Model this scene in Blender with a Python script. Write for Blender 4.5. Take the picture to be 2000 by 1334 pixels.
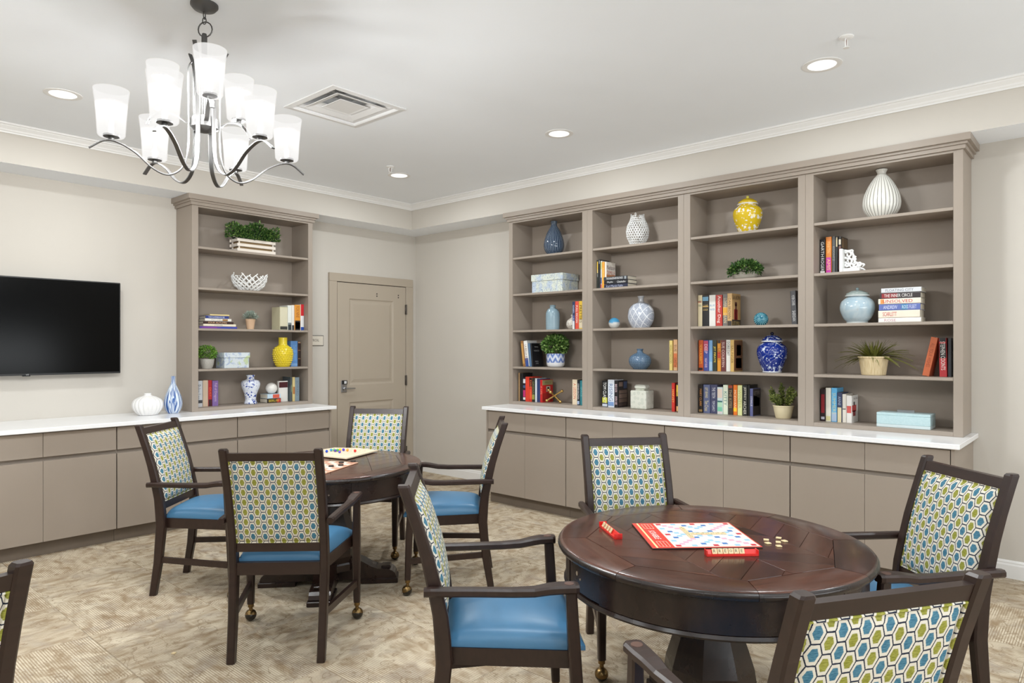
import bpy, bmesh, math, random
from mathutils import Matrix, Vector, noise

random.seed(11)
for o in list(bpy.data.objects):
    bpy.data.objects.remove(o)
S = bpy.context.scene
COL = S.collection
PI = math.pi
rad = math.radians


def lin(c):
    return tuple(((v / 255) / 12.92 if v / 255 <= 0.04045 else ((v / 255 + 0.055) / 1.055) ** 2.4) for v in c)


# ------------------------------------------------------------------ camera
cam = bpy.data.cameras.new('camera')
cam.lens = 24.0
cam.sensor_width = 36.0
cam.shift_y = 10.5 / 2000
cam.clip_start = 0.05
camo = bpy.data.objects.new('camera', cam)
COL.objects.link(camo)
camo.location = (-5.46, -6.43, 1.5)
camo.rotation_euler = (rad(90), 0, rad(41.6 - 90))
S.camera = camo

# ------------------------------------------------------------------ world, exposure
W = bpy.data.worlds.new('world')
S.world = W
W.use_nodes = True
W.node_tree.nodes['Background'].inputs[0].default_value = (0.9, 0.95, 1.0, 1)
W.node_tree.nodes['Background'].inputs[1].default_value = 0.6
vs = S.view_settings
vs.view_transform = 'Standard'
vs.look = 'None'
vs.gamma = 1
vs.use_curve_mapping = False
vs.exposure = -1.70
S.cycles.use_denoising = True
S.cycles.max_bounces = 8
S.cycles.diffuse_bounces = 5
S.cycles.glossy_bounces = 4
S.cycles.transparent_max_bounces = 12
S.cycles.sample_clamp_indirect = 6

DOWNLIGHT_W = 54.0
CHANDELIER_W = 280.0


def area_light(name, loc, rot, sx, sy, power, color=(1, 1, 1)):
    l = bpy.data.lights.new(name, 'AREA')
    l.shape = 'RECTANGLE'
    l.size = sx
    l.size_y = sy
    l.energy = power
    l.color = color
    o = bpy.data.objects.new(name, l)
    o.location = loc
    o.rotation_euler = rot
    COL.objects.link(o)
    return o


# fill lamps added at invented windows behind the camera,
# the tilted pair to brighten the ceiling
area_light('added_room_fill', (-9.15, -4.6, 1.75), (0, rad(-90), 0), 1.9, 6.0, 10, (0.95, 0.98, 1.0))
area_light('added_room_fill', (-4.6, -9.75, 1.75), (rad(90), 0, 0), 6.4, 1.9, 10, (0.95, 0.98, 1.0))
area_light('added_ceiling_fill', (-9.05, -4.6, 1.35), (0, rad(-145), 0), 1.2, 6.0, 30, (0.92, 0.97, 1.0))
area_light('added_ceiling_fill', (-4.6, -9.65, 1.35), (rad(145), 0, 0), 6.4, 1.2, 700, (0.92, 0.97, 1.0))


# ------------------------------------------------------------------ mesh builder
class MB:
    def __init__(self):
        self.v = []
        self.f = []
        self.s = []
        self.m = []

    def add(self, vs, fs, M=None, smooth=False, mi=0):
        b = len(self.v)
        if M is not None:
            vs = [M @ Vector(p) for p in vs]
        self.v += [tuple(p) for p in vs]
        self.f += [tuple(b + i for i in q) for q in fs]
        self.s += [smooth] * len(fs)
        self.m += [mi] * len(fs)
        return self

    def box(self, x0, y0, z0, x1, y1, z1, c=0.0, M=None, mi=0):
        if x0 > x1: x0, x1 = x1, x0
        if y0 > y1: y0, y1 = y1, y0
        if z0 > z1: z0, z1 = z1, z0
        if c <= 0:
            vs = [(x, y, z) for x in (x0, x1) for y in (y0, y1) for z in (z0, z1)]
            fs = [(0, 1, 3, 2), (4, 6, 7, 5), (0, 4, 5, 1), (2, 3, 7, 6), (0, 2, 6, 4), (1, 5, 7, 3)]
            return self.add(vs, fs, M, mi=mi)
        c = min(c, (x1 - x0) * .49, (y1 - y0) * .49, (z1 - z0) * .49)
        vs, ix = [], {}
        for sx in (0, 1):
            for sy in (0, 1):
                for sz in (0, 1):
                    X, Y, Z = (x0, x1)[sx], (y0, y1)[sy], (z0, z1)[sz]
                    dx, dy, dz = (c, -c)[sx], (c, -c)[sy], (c, -c)[sz]
                    for a, p in enumerate(((X, Y + dy, Z + dz), (X + dx, Y, Z + dz), (X + dx, Y + dy, Z))):
                        ix[(sx, sy, sz, a)] = len(vs)
                        vs.append(p)
        fs = []
        q = ((0, 0), (1, 0), (1, 1), (0, 1))
        for s in (0, 1):
            fs.append([ix[(s, a, b, 0)] for a, b in q])
            fs.append([ix[(a, s, b, 1)] for a, b in q])
            fs.append([ix[(a, b, s, 2)] for a, b in q])
        for a in (0, 1):
            for b in (0, 1):
                fs.append([ix[(0, a, b, 1)], ix[(1, a, b, 1)], ix[(1, a, b, 2)], ix[(0, a, b, 2)]])
                fs.append([ix[(a, 0, b, 0)], ix[(a, 1, b, 0)], ix[(a, 1, b, 2)], ix[(a, 0, b, 2)]])
                fs.append([ix[(a, b, 0, 0)], ix[(a, b, 1, 0)], ix[(a, b, 1, 1)], ix[(a, b, 0, 1)]])
        for a in (0, 1):
            for b in (0, 1):
                for d in (0, 1):
                    fs.append([ix[(a, b, d, 0)], ix[(a, b, d, 1)], ix[(a, b, d, 2)]])
        return self.add(vs, fs, M, mi=mi)

    def loft(self, rings, cap=True, smooth=False, closed=False, M=None, mi=0):
        n = len(rings[0])
        vs = [p for r in rings for p in r]
        fs = []
        k = len(rings)
        for i in range(k if closed else k - 1):
            a, b = i * n, ((i + 1) % k) * n
            for j in range(n):
                fs.append((a + j, a + (j + 1) % n, b + (j + 1) % n, b + j))
        if cap and not closed:
            fs.append(tuple(reversed(range(n))))
            fs.append(tuple((k - 1) * n + j for j in range(n)))
        return self.add(vs, fs, M, smooth, mi)

    def lathe(self, prof, seg=32, M=None, rib=None, mi=0, smooth=True):
        """prof: (radius, z); rib(theta, radius, z) gives the radius actually used"""
        vs, rows, fs = [], [], []
        for r, z in prof:
            if r < 1e-6:
                rows.append([len(vs)])
                vs.append((0, 0, z))
            else:
                row = []
                for k in range(seg):
                    t = 2 * PI * k / seg
                    q = rib(t, r, z) if rib else r
                    row.append(len(vs))
                    vs.append((q * math.cos(t), q * math.sin(t), z))
                rows.append(row)
        for a, b in zip(rows, rows[1:]):
            for k in range(seg):
                k2 = (k + 1) % seg
                if len(a) == 1 and len(b) == 1:
                    continue
                if len(a) == 1:
                    fs.append((a[0], b[k2], b[k]))
                elif len(b) == 1:
                    fs.append((a[k], a[k2], b[0]))
                else:
                    fs.append((a[k], a[k2], b[k2], b[k]))
        return self.add(vs, fs, M, smooth, mi)

    def tube(self, pts, r, seg=8, closed=False, M=None, cap=True, mi=0):
        pts = [Vector(p) for p in pts]
        n = len(pts)
        rings = []
        up = None
        for i, p in enumerate(pts):
            if closed:
                t = (pts[(i + 1) % n] - pts[i - 1]).normalized()
            else:
                t = (pts[min(i + 1, n - 1)] - pts[max(i - 1, 0)]).normalized()
            if up is None:
                up = Vector((0, 0, 1)) if abs(t.z) < .9 else Vector((1, 0, 0))
            side = t.cross(up).normalized()
            up = side.cross(t).normalized()
            rr = r[i] if isinstance(r, (list, tuple)) else r
            rings.append([p + side * rr * math.cos(2 * PI * k / seg) + up * rr * math.sin(2 * PI * k / seg) for k in range(seg)])
        return self.loft(rings, cap=cap and not closed, smooth=True, closed=closed, M=M, mi=mi)

    def bar(self, pts, w, h, up=(0, 0, 1), M=None, mi=0):
        """flat bar: w across (tangent x up), h along up"""
        pts = [Vector(p) for p in pts]
        n = len(pts)
        rings = []
        for i, p in enumerate(pts):
            t = (pts[min(i + 1, n - 1)] - pts[max(i - 1, 0)]).normalized()
            u = Vector(up(i) if callable(up) else up)
            side = t.cross(u).normalized()
            u = side.cross(t).normalized()
            ww = w[i] if isinstance(w, (list, tuple)) else w
            a, b = side * ww / 2, u * h / 2
            c = .25
            rings.append([p + a * x + b * y for x, y in ((-1, -1 + c), (-1 + c, -1), (1 - c, -1), (1, -1 + c), (1, 1 - c), (1 - c, 1), (-1 + c, 1), (-1, 1 - c))])
        return self.loft(rings, M=M, mi=mi)

    def prism(self, poly, z0, z1, M=None, mi=0):
        return self.loft([[(x, y, z0) for x, y in poly], [(x, y, z1) for x, y in poly]], M=M, mi=mi)

    def text(self, s, M, length, height, keep=False):
        vs, fs = text_geo(s)
        if not vs:
            return self
        xs = [p[0] for p in vs]
        ys = [p[1] for p in vs]
        w, h = max(xs) - min(xs), max(ys) - min(ys)
        sx, sy = length / w, height / h
        if keep:
            sx = sy = min(sx, sy)
        else:
            sx = min(sx, sy * 1.25)
            sy = min(sy, sx * 2.2)
        cx, cy = (max(xs) + min(xs)) / 2, (max(ys) + min(ys)) / 2
        return self.add([((p[0] - cx) * sx, (p[1] - cy) * sy, 0) for p in vs], fs, M)

    def build(self, name, mat, parent=None, M=None, recalc=True, angle=40, props=None):
        me = bpy.data.meshes.new(name)
        me.from_pydata(self.v, [], self.f)
        for m in (mat if isinstance(mat, (list, tuple)) else [mat]):
            me.materials.append(m)
        if recalc:
            bm = bmesh.new()
            bm.from_mesh(me)
            bmesh.ops.recalc_face_normals(bm, faces=bm.faces)
            bm.to_mesh(me)
            bm.free()
        me.polygons.foreach_set('use_smooth', self.s)
        me.polygons.foreach_set('material_index', self.m)
        if any(self.s):
            me.set_sharp_from_angle(angle=rad(angle))
        me.update()
        o = bpy.data.objects.new(name, me)
        COL.objects.link(o)
        if parent is not None:
            o.parent = parent
        if M is not None:
            o.matrix_basis = M
        for k, v in (props or {}).items():
            o[k] = v
        return o


_text = {}


def text_geo(s):
    if s not in _text:
        cu = bpy.data.curves.new('text', 'FONT')
        cu.body = s
        cu.resolution_u = 2
        o = bpy.data.objects.new('text', cu)
        me = bpy.data.meshes.new_from_object(o)
        _text[s] = ([tuple(v.co) for v in me.vertices], [tuple(p.vertices) for p in me.polygons])
        bpy.data.objects.remove(o)
        bpy.data.meshes.remove(me)
        bpy.data.curves.remove(cu)
    return _text[s]


def thing(name, label, cat, loc=(0, 0, 0), rz=0.0, group=None, M=None):
    o = bpy.data.objects.new(name, None)
    o.empty_display_size = .05
    COL.objects.link(o)
    if M is not None:
        o.matrix_basis = M
    else:
        o.location = loc
        o.rotation_euler = (0, 0, rz)
    return tag(o, label, cat, group)


def tag(o, label, cat, group=None):
    o['label'] = label
    o['category'] = cat
    if group:
        o['group'] = group
    return o


def struct(o):
    o['kind'] = 'structure'
    return o


def copy_tree(o, parent=None):
    c = o.copy()
    COL.objects.link(c)
    if parent is not None:
        c.parent = parent
    for ch in list(o.children):
        copy_tree(ch, c)
    return c


T = Matrix.Translation


def RZ(a):
    return Matrix.Rotation(a, 4, 'Z')


def RX(a):
    return Matrix.Rotation(a, 4, 'X')


def RY(a):
    return Matrix.Rotation(a, 4, 'Y')


def frame(o, x, y, z):
    """matrix with the given origin and axis directions"""
    x, y, z = Vector(x), Vector(y), Vector(z)
    return Matrix(((x.x, y.x, z.x, o[0]), (x.y, y.y, z.y, o[1]), (x.z, y.z, z.z, o[2]), (0, 0, 0, 1)))


# ------------------------------------------------------------------ materials
class NT:
    def __init__(self, name):
        self.mat = bpy.data.materials.new(name)
        self.mat.use_nodes = True
        self.t = self.mat.node_tree
        self.b = self.t.nodes['Principled BSDF']
        self._tc = None

    def n(self, typ, **kw):
        q = self.t.nodes.new(typ)
        for k, v in kw.items():
            setattr(q, k, v)
        return q

    def put(self, sock, val):
        if isinstance(val, bpy.types.NodeSocket):
            self.t.links.new(val, sock)
        elif isinstance(val, (tuple, list)):
            sock.default_value = tuple(val) + ((1,) if len(val) == 3 and len(sock.default_value) == 4 else ())
        else:
            sock.default_value = val

    def m(self, op, a, b=None, c=None, clamp=False):
        q = self.n('ShaderNodeMath', operation=op, use_clamp=clamp)
        self.put(q.inputs[0], a)
        if b is not None: self.put(q.inputs[1], b)
        if c is not None: self.put(q.inputs[2], c)
        return q.outputs[0]

    def obj(self):
        if not self._tc:
            self._tc = self.n('ShaderNodeTexCoord')
        return self._tc.outputs['Object']

    def xyz(self, v=None):
        q = self.n('ShaderNodeSeparateXYZ')
        self.put(q.inputs[0], v if v is not None else self.obj())
        return q.outputs

    def comb(self, x, y, z):
        q = self.n('ShaderNodeCombineXYZ')
        for i, a in enumerate((x, y, z)):
            self.put(q.inputs[i], a)
        return q.outputs[0]

    def noise(self, scale, detail=3, vec=None, dist=0, rough=.5):
        q = self.n('ShaderNodeTexNoise')
        self.put(q.inputs['Vector'], vec if vec is not None else self.obj())
        q.inputs['Scale'].default_value = scale
        q.inputs['Detail'].default_value = detail
        q.inputs['Distortion'].default_value = dist
        q.inputs['Roughness'].default_value = rough
        return q.outputs['Fac']

    def voro(self, scale, vec=None, feature='F1', out='Distance', rnd=1.0):
        q = self.n('ShaderNodeTexVoronoi', feature=feature)
        self.put(q.inputs['Vector'], vec if vec is not None else self.obj())
        q.inputs['Scale'].default_value = scale
        q.inputs['Randomness'].default_value = rnd
        return q.outputs[out]

    def mix(self, f, a, b):
        q = self.n('ShaderNodeMix', data_type='RGBA')
        self.put(q.inputs['Factor'], f)
        self.put(q.inputs['A'], a)
        self.put(q.inputs['B'], b)
        return q.outputs['Result']

    def step(self, v, a, b):
        q = self.n('ShaderNodeMapRange')
        self.put(q.inputs['Value'], v)
        q.inputs['From Min'].default_value = a
        q.inputs['From Max'].default_value = b
        return q.outputs[0]

    def bump(self, h, strength=.2, dist=.002):
        q = self.n('ShaderNodeBump')
        self.put(q.inputs['Height'], h)
        q.inputs['Strength'].default_value = strength
        q.inputs['Distance'].default_value = dist
        self.t.links.new(q.outputs[0], self.b.inputs['Normal'])

    def out(self, color, rough=.5, metal=0.0, spec=.5, coat=0.0):
        self.put(self.b.inputs['Base Color'], color)
        self.put(self.b.inputs['Roughness'], rough)
        self.b.inputs['Metallic'].default_value = metal
        self.b.inputs['Specular IOR Level'].default_value = spec
        self.b.inputs['Coat Weight'].default_value = coat
        return self.mat


_plain = {}


def plain(rgb, rough=.5, metal=0.0, spec=.5, var=.06):
    """painted / printed / ceramic surface of one colour with a faint unevenness"""
    k = (tuple(rgb), rough, metal, spec)
    if k not in _plain:
        t = NT('paint_%d_%d_%d' % tuple(rgb))
        c = lin(rgb)
        f = t.noise(14, 3)
        _plain[k] = t.out(t.mix(f, tuple(x * (1 - var) for x in c), tuple(min(1, x * (1 + var)) for x in c)), rough, metal, spec)
    return _plain[k]


def wall_mat(name, rgb, rough=.75, bump=.08):
    t = NT(name)
    c = lin(rgb)
    f = t.noise(3, 2)
    t.bump(t.noise(220, 2), bump, .001)
    return t.out(t.mix(f, tuple(x * .985 for x in c), tuple(min(1, x * 1.015) for x in c)), rough, 0, .3)


M_WALL = wall_mat('cream_wall_paint', (202, 196, 187))
M_CEIL = wall_mat('white_ceiling_paint', (244, 248, 253), .85)
M_TRIM = wall_mat('white_trim_paint', (236, 235, 233), .4, .02)
M_CAB = wall_mat('taupe_cabinet_lacquer', (157, 145, 133), .42, .03)
M_DOOR = wall_mat('taupe_door_paint', (176, 164, 148), .45, .03)
M_BLACK = plain((14, 14, 15), .4)
M_STEEL = plain((170, 170, 172), .3, 1.0)
M_NICKEL = plain((96, 95, 94), .42, .8)
M_BRASS = plain((206, 172, 104), .26, .85)
M_WHITE = plain((238, 238, 236), .35)


def quartz():
    t = NT('white_quartz')
    f = t.noise(60, 4)
    return t.out(t.mix(t.step(f, .3, .8), lin((249, 249, 250)), lin((245, 246, 248))), .16, 0, .5)


M_QUARTZ = quartz()


def carpet():
    """loop-pile carpet tile: ribs run along the tile's own x, with leaf-like swirls and brown streaks"""
    t = NT('patterned_carpet')
    x, y, z = t.xyz()
    oi = t.n('ShaderNodeObjectInfo').outputs['Random']
    off = t.m('MULTIPLY', oi, 37.0)
    v = t.comb(t.m('ADD', x, off), t.m('ADD', y, off), off)
    stretched = t.comb(t.m('MULTIPLY', t.m('ADD', x, off), 9.0), t.m('MULTIPLY', t.m('ADD', y, off), 20.0), off)
    streak = t.noise(1.0, 3, stretched, .4)
    swirl = t.noise(4.2, 3, v, 1.6)
    line = t.m('ABSOLUTE', t.m('SUBTRACT', t.m('FRACT', t.m('MULTIPLY', swirl, 6.0)), .5))
    veins = t.step(line, .07, .02)
    rib = t.m('SINE', t.m('MULTIPLY', y, 2 * PI / .0115))
    ribs = t.step(rib, -.2, .6)
    patch = t.step(t.noise(3.4, 3, v, .8), .30, .50)
    base = t.mix(t.step(streak, .40, .70), lin((216, 203, 180)), lin((162, 141, 114)))
    base = t.mix(t.m('MULTIPLY', t.step(t.noise(5.0, 2, v, .8), .5, .68), .6), base, lin((178, 168, 156)))
    light = t.step(t.noise(6.0, 2, v, 1.2), .56, .66)
    base = t.mix(t.m('MULTIPLY', light, .8), base, lin((226, 214, 191)))
    base = t.mix(t.m('MULTIPLY', t.m('MULTIPLY', ribs, patch), .75), base, lin((152, 131, 105)))
    base = t.mix(t.m('MULTIPLY', veins, .6), base, lin((142, 121, 96)))
    sp = t.noise(420, 2, v)
    base = t.mix(t.m('MULTIPLY', t.step(sp, .45, .75), .35), base, lin((120, 100, 78)))
    t.bump(t.m('ADD', t.noise(500, 2, v), t.m('MULTIPLY', ribs, .5)), .5, .003)
    return t.out(base, .95, 0, .1)


M_CARPET = carpet()


def hexfabric():
    """woven upholstery: staggered tall hexagons, columns of olive and of blue, navy outlines"""
    t = NT('hexagon_upholstery')
    x, y, z = t.xyz()
    cw, ch = .0285, .0495          # column spacing, row spacing in metres
    X = t.m('MULTIPLY', x, 1.5 / cw)
    Z = t.m('MULTIPLY', z, math.sqrt(3) / ch)

    def hexd(ox, oz):
        qx = t.m('ABSOLUTE', t.m('SUBTRACT', t.m('WRAP', t.m('ADD', X, ox), 3.0, 0.0), 1.5))
        qz = t.m('ABSOLUTE', t.m('SUBTRACT', t.m('WRAP', t.m('ADD', Z, oz), math.sqrt(3), 0.0), math.sqrt(3) / 2))
        d = t.m('MAXIMUM', qz, t.m('ADD', t.m('MULTIPLY', qx, math.sqrt(3) / 2), t.m('MULTIPLY', qz, .5)))
        return t.m('DIVIDE', d, math.sqrt(3) / 2)
    a = hexd(0, 0)
    b = hexd(1.5, math.sqrt(3) / 2)
    green = t.m('LESS_THAN', a, b)
    d = t.m('MINIMUM', a, b)
    weave = t.noise(260, 2, t.comb(t.m('MULTIPLY', x, .35), y, t.m('MULTIPLY', z, 3.0)))
    d2 = t.m('ADD', d, t.m('MULTIPLY', t.m('SUBTRACT', weave, .5), .12))
    blue = t.mix(t.step(weave, .35, .65), lin((52, 100, 126)), lin((92, 138, 156)))
    olive = t.mix(t.step(weave, .35, .65), lin((122, 124, 42)), lin((166, 164, 84)))
    core = t.mix(green, blue, olive)
    c = t.mix(t.step(d2, .57, .63), core, lin((220, 214, 200)))
    c = t.mix(t.step(d2, .905, .94), c, lin((40, 46, 62)))
    t.bump(weave, .3, .001)
    return t.out(c, .85, 0, .15)


M_HEX = hexfabric()


def vinyl():
    t = NT('blue_vinyl')
    f = t.noise(5, 2)
    t.bump(t.noise(300, 2), .06, .001)
    return t.out(t.mix(f, lin((64, 114, 152)), lin((76, 126, 162))), .36, 0, .5)


M_VINYL = vinyl()


def wood(name, a, b, rough=.32, scale=1.0, rnd=.5, worn=0.0, spec=.5):
    t = NT(name)
    x, y, z = t.xyz()
    oi = t.n('ShaderNodeObjectInfo').outputs['Random']
    o = t.m('MULTIPLY', oi, 19.0)
    v = t.comb(t.m('MULTIPLY', t.m('ADD', x, o), 3.0 * scale), t.m('MULTIPLY', t.m('ADD', y, o), 30.0 * scale), t.m('MULTIPLY', z, 12.0))
    g = t.noise(1.6, 4, v, .6)
    f = t.m('ADD', t.m('MULTIPLY', t.step(g, .3, .7), 1 - rnd), t.m('MULTIPLY', oi, rnd))
    c = t.mix(f, lin(a), lin(b))
    if worn:
        w = t.noise(7, 5, t.comb(t.m('ADD', x, o), t.m('ADD', y, o), z), 1.0, .7)
        c = t.mix(t.m('MULTIPLY', t.step(w, .58, .75), worn), c, lin((34, 22, 18)))
        fleck = t.noise(60, 4, t.comb(t.m('ADD', x, o), t.m('ADD', y, o), z), .6, .8)
        c = t.mix(t.m('MULTIPLY', t.step(fleck, .70, .78), .4), c, lin((150, 128, 112)))
        r = t.step(t.noise(9, 4), .2, .8)
        rough = t.m('ADD', rough - .06, t.m('MULTIPLY', r, .14))
    t.bump(g, .12, .001)
    return t.out(c, rough, 0, spec)


M_CHAIR = wood('espresso_chair_wood', (37, 23, 18), (50, 33, 27), .34, 1, .25)
M_TOP = wood('table_top_wood', (36, 23, 20), (92, 56, 43), .20, 1, .6, .55)
M_TBL = wood('table_dark_wood', (30, 20, 17), (48, 32, 26), .28, 1, .3, .4)
M_LEAFS = {}


def leaf_mat(name, cols, rough=.5):
    t = NT(name)
    r = t.n('ShaderNodeNewGeometry').outputs['Random Per Island']
    c = t.mix(t.step(r, 0, .6), lin(cols[0]), lin(cols[1]))
    c = t.mix(t.step(r, .75, 1), c, lin(cols[2]))
    return t.out(c, rough, 0, .4)

# ------------------------------------------------------------------ the room
XW, YW, ZC, ZS = -9.2, -9.8, 3.13, 2.847       # far walls, ceiling, soffit underside

b = MB()
b.box(XW, YW, -.12, 0, 0, -.006)
floor = struct(b.build('floor', M_CARPET))
TS = .6096
tile_mesh = None
nrm = Vector((math.cos(rad(41.6)), math.sin(rad(41.6))))
sde = Vector((math.sin(rad(41.6)), -math.cos(rad(41.6))))
rt = random.Random(5)
for i in range(15):
    for j in range(16):
        cx, cy = -TS * (i + .5), -TS * (j + .5)
        d = Vector((cx + 5.46, cy + 6.43))
        dep, lat = d.dot(nrm), d.dot(sde)
        if dep < 1.6 or abs(lat) > dep * .76 + .6:
            continue
        if tile_mesh is None:
            tb = MB().box(-TS / 2 + .0006, -TS / 2 + .0006, -.006, TS / 2 - .0006, TS / 2 - .0006, 0, .001)
            to = tb.build('carpet_tile', M_CARPET, floor)
            tile_mesh = to.data
        else:
            to = bpy.data.objects.new('carpet_tile', tile_mesh)
            COL.objects.link(to)
            to.parent = floor
        to.location = (cx, cy, 0)
        to.rotation_euler = (0, 0, PI / 2 * ((i + j) % 2) + PI * rt.randint(0, 1))

# ceiling with an opening for the air diffuser
vx, vy, vh = -2.735, -2.49, .25
b = MB()
xs = [XW, vx - vh, vx + vh, 0]
ys = [YW, vy - vh, vy + vh, 0]
pv = [(x, y, ZC) for y in ys for x in xs]
b.add(pv, [(r * 4 + c, r * 4 + c + 1, r * 4 + c + 5, r * 4 + c + 4) for r in range(3) for c in range(3) if not (r == 1 and c == 1)])
ce = b.build('ceiling', M_CEIL, recalc=False)
sm = ce.modifiers.new('slab', 'SOLIDIFY')
sm.thickness = .006
sm.offset = 1
struct(ce)

b = MB().box(XW, 0, -.12, .12, .12, ZC + .1)
struct(b.build('wall_back', M_WALL))
b = MB().box(0, YW, -.12, .12, 0, ZC + .1)
struct(b.build('wall_right', M_WALL))


def wall_with_added_window(name, n, M, L, w0, w1):
    """wall running along local x from 0 to L with one wide window opening, inner face at y = 0"""
    b = MB()
    z0, z1 = .75, 2.75
    b.box(0, -.12, -.12, w0, 0, ZC + .1, M=M)
    b.box(w1, -.12, -.12, L, 0, ZC + .1, M=M)
    b.box(w0, -.12, -.12, w1, 0, z0, M=M)
    b.box(w0, -.12, z1, w1, 0, ZC + .1, M=M)
    struct(b.build(name, M_WALL))
    fr = MB()
    for a, c, d, e in ((w0, w0 + .07, z0, z1), (w1 - .07, w1, z0, z1), (w0, w1, z0, z0 + .07), (w0, w1, z1 - .07, z1)):
        fr.box(a, -.1, d, c, -.02, e, .004, M=M)
    wn = struct(fr.build('added_window_%d' % n, M_TRIM))
    for k in range(1, 4):
        x = w0 + (w1 - w0) * k / 4
        MB().box(x - .025, -.09, z0, x + .025, -.03, z1, .004, M=M).build('mullion', M_TRIM, wn)


wall_with_added_window('wall_left', 1, T((XW, 0, 0)) @ RZ(-PI / 2), -YW, 1.3, 7.9)  # unseen windows, added as openings for the fill lamps
wall_with_added_window('wall_front', 2, T((XW, YW, 0)), -XW, 1.2, 8.0)

# soffits along the two walls and the crown moulding on their faces
for nm, x0, y0, x1, y1 in (('soffit', -.35, YW, 0, 0), ('soffit', XW, -.35, -.35, 0)):
    b = MB()
    b.box(x0, y0, ZS, x1, y1, ZC)
    o = struct(b.build(nm, [M_WALL, M_CEIL]))
    for p in o.data.polygons:
        if p.normal.z < -.9:
            p.material_index = 1
prof = [(0, .066), (.012, .066), (.016, .054), (.030, .046), (.046, .030), (.050, .018), (.060, .014), (.062, 0)]   # (out from the soffit, below ceiling)
prof = [(0, -.0), (0, -.064), (.010, -.066), (.012, -.056), (.020, -.050), (.024, -.040), (.044, -.022), (.048, -.014), (.058, -.012), (.060, 0)]
F = -.35
b = MB()
b.loft([[(F - d, YW, ZC + z) for d, z in prof], [(F - d, F - d, ZC + z) for d, z in prof]])
struct(b.build('trim_1', M_TRIM))
b = MB()
b.loft([[(XW, F - d, ZC + z) for d, z in prof], [(F - d, F - d, ZC + z) for d, z in prof]])
struct(b.build('trim_2', M_TRIM))

bbp = [(0, 0), (.016, 0), (.016, .085), (.012, .095), (.012, .104), (.006, .115), (0, .115)]


def baseboard(name, p, q, nx, ny):
    b = MB()
    b.loft([[(a[0] + nx * d, a[1] + ny * d, z) for d, z in bbp] for a in (p, q)])
    struct(b.build(name, M_TRIM))


baseboard('baseboard_right', (0, 0), (0, -1.83), -1, 0)
baseboard('baseboard_right', (0, -5.74), (0, YW), -1, 0)
baseboard('baseboard_back', (-1.66, 0), (-1.235, 0), 0, -1)
baseboard('baseboard_back', (-.055, 0), (0, 0), 0, -1)

# ------------------------------------------------------------------ door to the electrical room
dr = thing('door_1', 'taupe two-panel door with lever handle beside the room corner', 'door')
del dr['category']
del dr['label']
struct(dr)
for a in ((-1.234, 0, -1.136, 2.22), (-.163, 0, -.058, 2.22)):
    MB().box(a[0], -.030, a[1], a[2], 0, a[3], .004).build('door_casing', M_DOOR, dr)
MB().box(-1.234, -.030, 2.22, -.058, 0, 2.312, .004).build('door_casing', M_DOOR, dr)
MB().box(-1.14, -.0020, .0, -.16, 0, 2.225).build('door_gap', M_BLACK, dr)
b = MB()
x0, x1 = -1.129, -.170
px0, px1 = -.972, -.352
for q in ((x0, px0, .012, 2.213), (px1, x1, .012, 2.213)):
    b.box(q[0], -.020, q[2], q[1], -.004, q[3])
for q in ((2.04, 2.213), (.882, 1.075), (.012, .25)):
    b.box(px0, -.020, q[0], px1, -.004, q[1])
b.build('door_slab', M_DOOR, dr)
for z0, z1 in ((1.075, 2.04), (.25, .882)):
    b = MB()
    rings = []
    for ins, y in ((0, -.006), (0, -.020), (.012, -.011), (.026, -.009), (.060, -.0165), (.070, -.0165)):
        rings.append([(px0 + ins, y, z0 + ins), (px1 - ins, y, z0 + ins), (px1 - ins, y, z1 - ins), (px0 + ins, y, z1 - ins)])
    b.loft(rings)
    b.build('door_panel', M_DOOR, dr)
for z in (1.947, 1.10, .25):
    b = MB()
    b.box(-.180, -.033, z - .058, -.156, -.018, z + .058, .003)
    b.lathe([(0, -.06), (.008, -.06), (.008, .06), (0, .06)], 10, T((-.168, -.036, z)))
    b.build('hinge', plain((92, 86, 80), .4, .8), dr)
for x in (-.594, -.279):
    for dz in (.012, -.014):
        MB().lathe([(0, -.0015), (.008, -.0015), (.008, .001), (0, .001)], 10, T((x, -.0205, 2.10 + dz)) @ RX(PI / 2)).build('bolt_hole', M_BLACK, dr)
lp = MB().box(-1.082, -.033, .995, -1.008, -.019, 1.128, .006).build('lock_plate', M_STEEL, dr)
MB().box(-1.080, -.040, 1.085, -1.010, -.030, 1.130, .004).build('keypad', plain((24, 24, 26), .3), lp)
MB().box(-1.054, -.043, 1.092, -1.022, -.038, 1.122, .003).build('button', plain((214, 214, 216), .3), lp)
b = MB()
b.lathe([(0, 0), (.020, 0), (.020, .012), (.010, .016), (.010, .045), (0, .045)], 14, T((-1.045, -.033, 1.040)) @ RX(PI / 2))
b.tube([(-1.045, -.072, 1.040), (-1.02, -.076, 1.040), (-.94, -.074, 1.038), (-.925, -.066, 1.038)], [.009, .009, .008, .006], 8)
b.build('door_handle', M_STEEL, dr)

# ------------------------------------------------------------------ base cabinets and worktops
# local frame: x along the run (left to right seen from the room), y towards the wall, z up


def run_matrix(wall):
    # right wall: local x = -Y world, local y = +X ; back wall: local x = +X, local y = +Y
    return frame((0, 0, 0), (0, -1, 0), (1, 0, 0), (0, 0, 1)) if wall == 'R' else Matrix.Identity(4)


MR, ML = run_matrix('R'), run_matrix('L')
ORD = ['first', 'second', 'third', 'fourth', 'fifth', 'sixth', 'seventh', 'eighth', 'ninth', 'tenth', 'eleventh', 'twelfth']
FY = -.69


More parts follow.
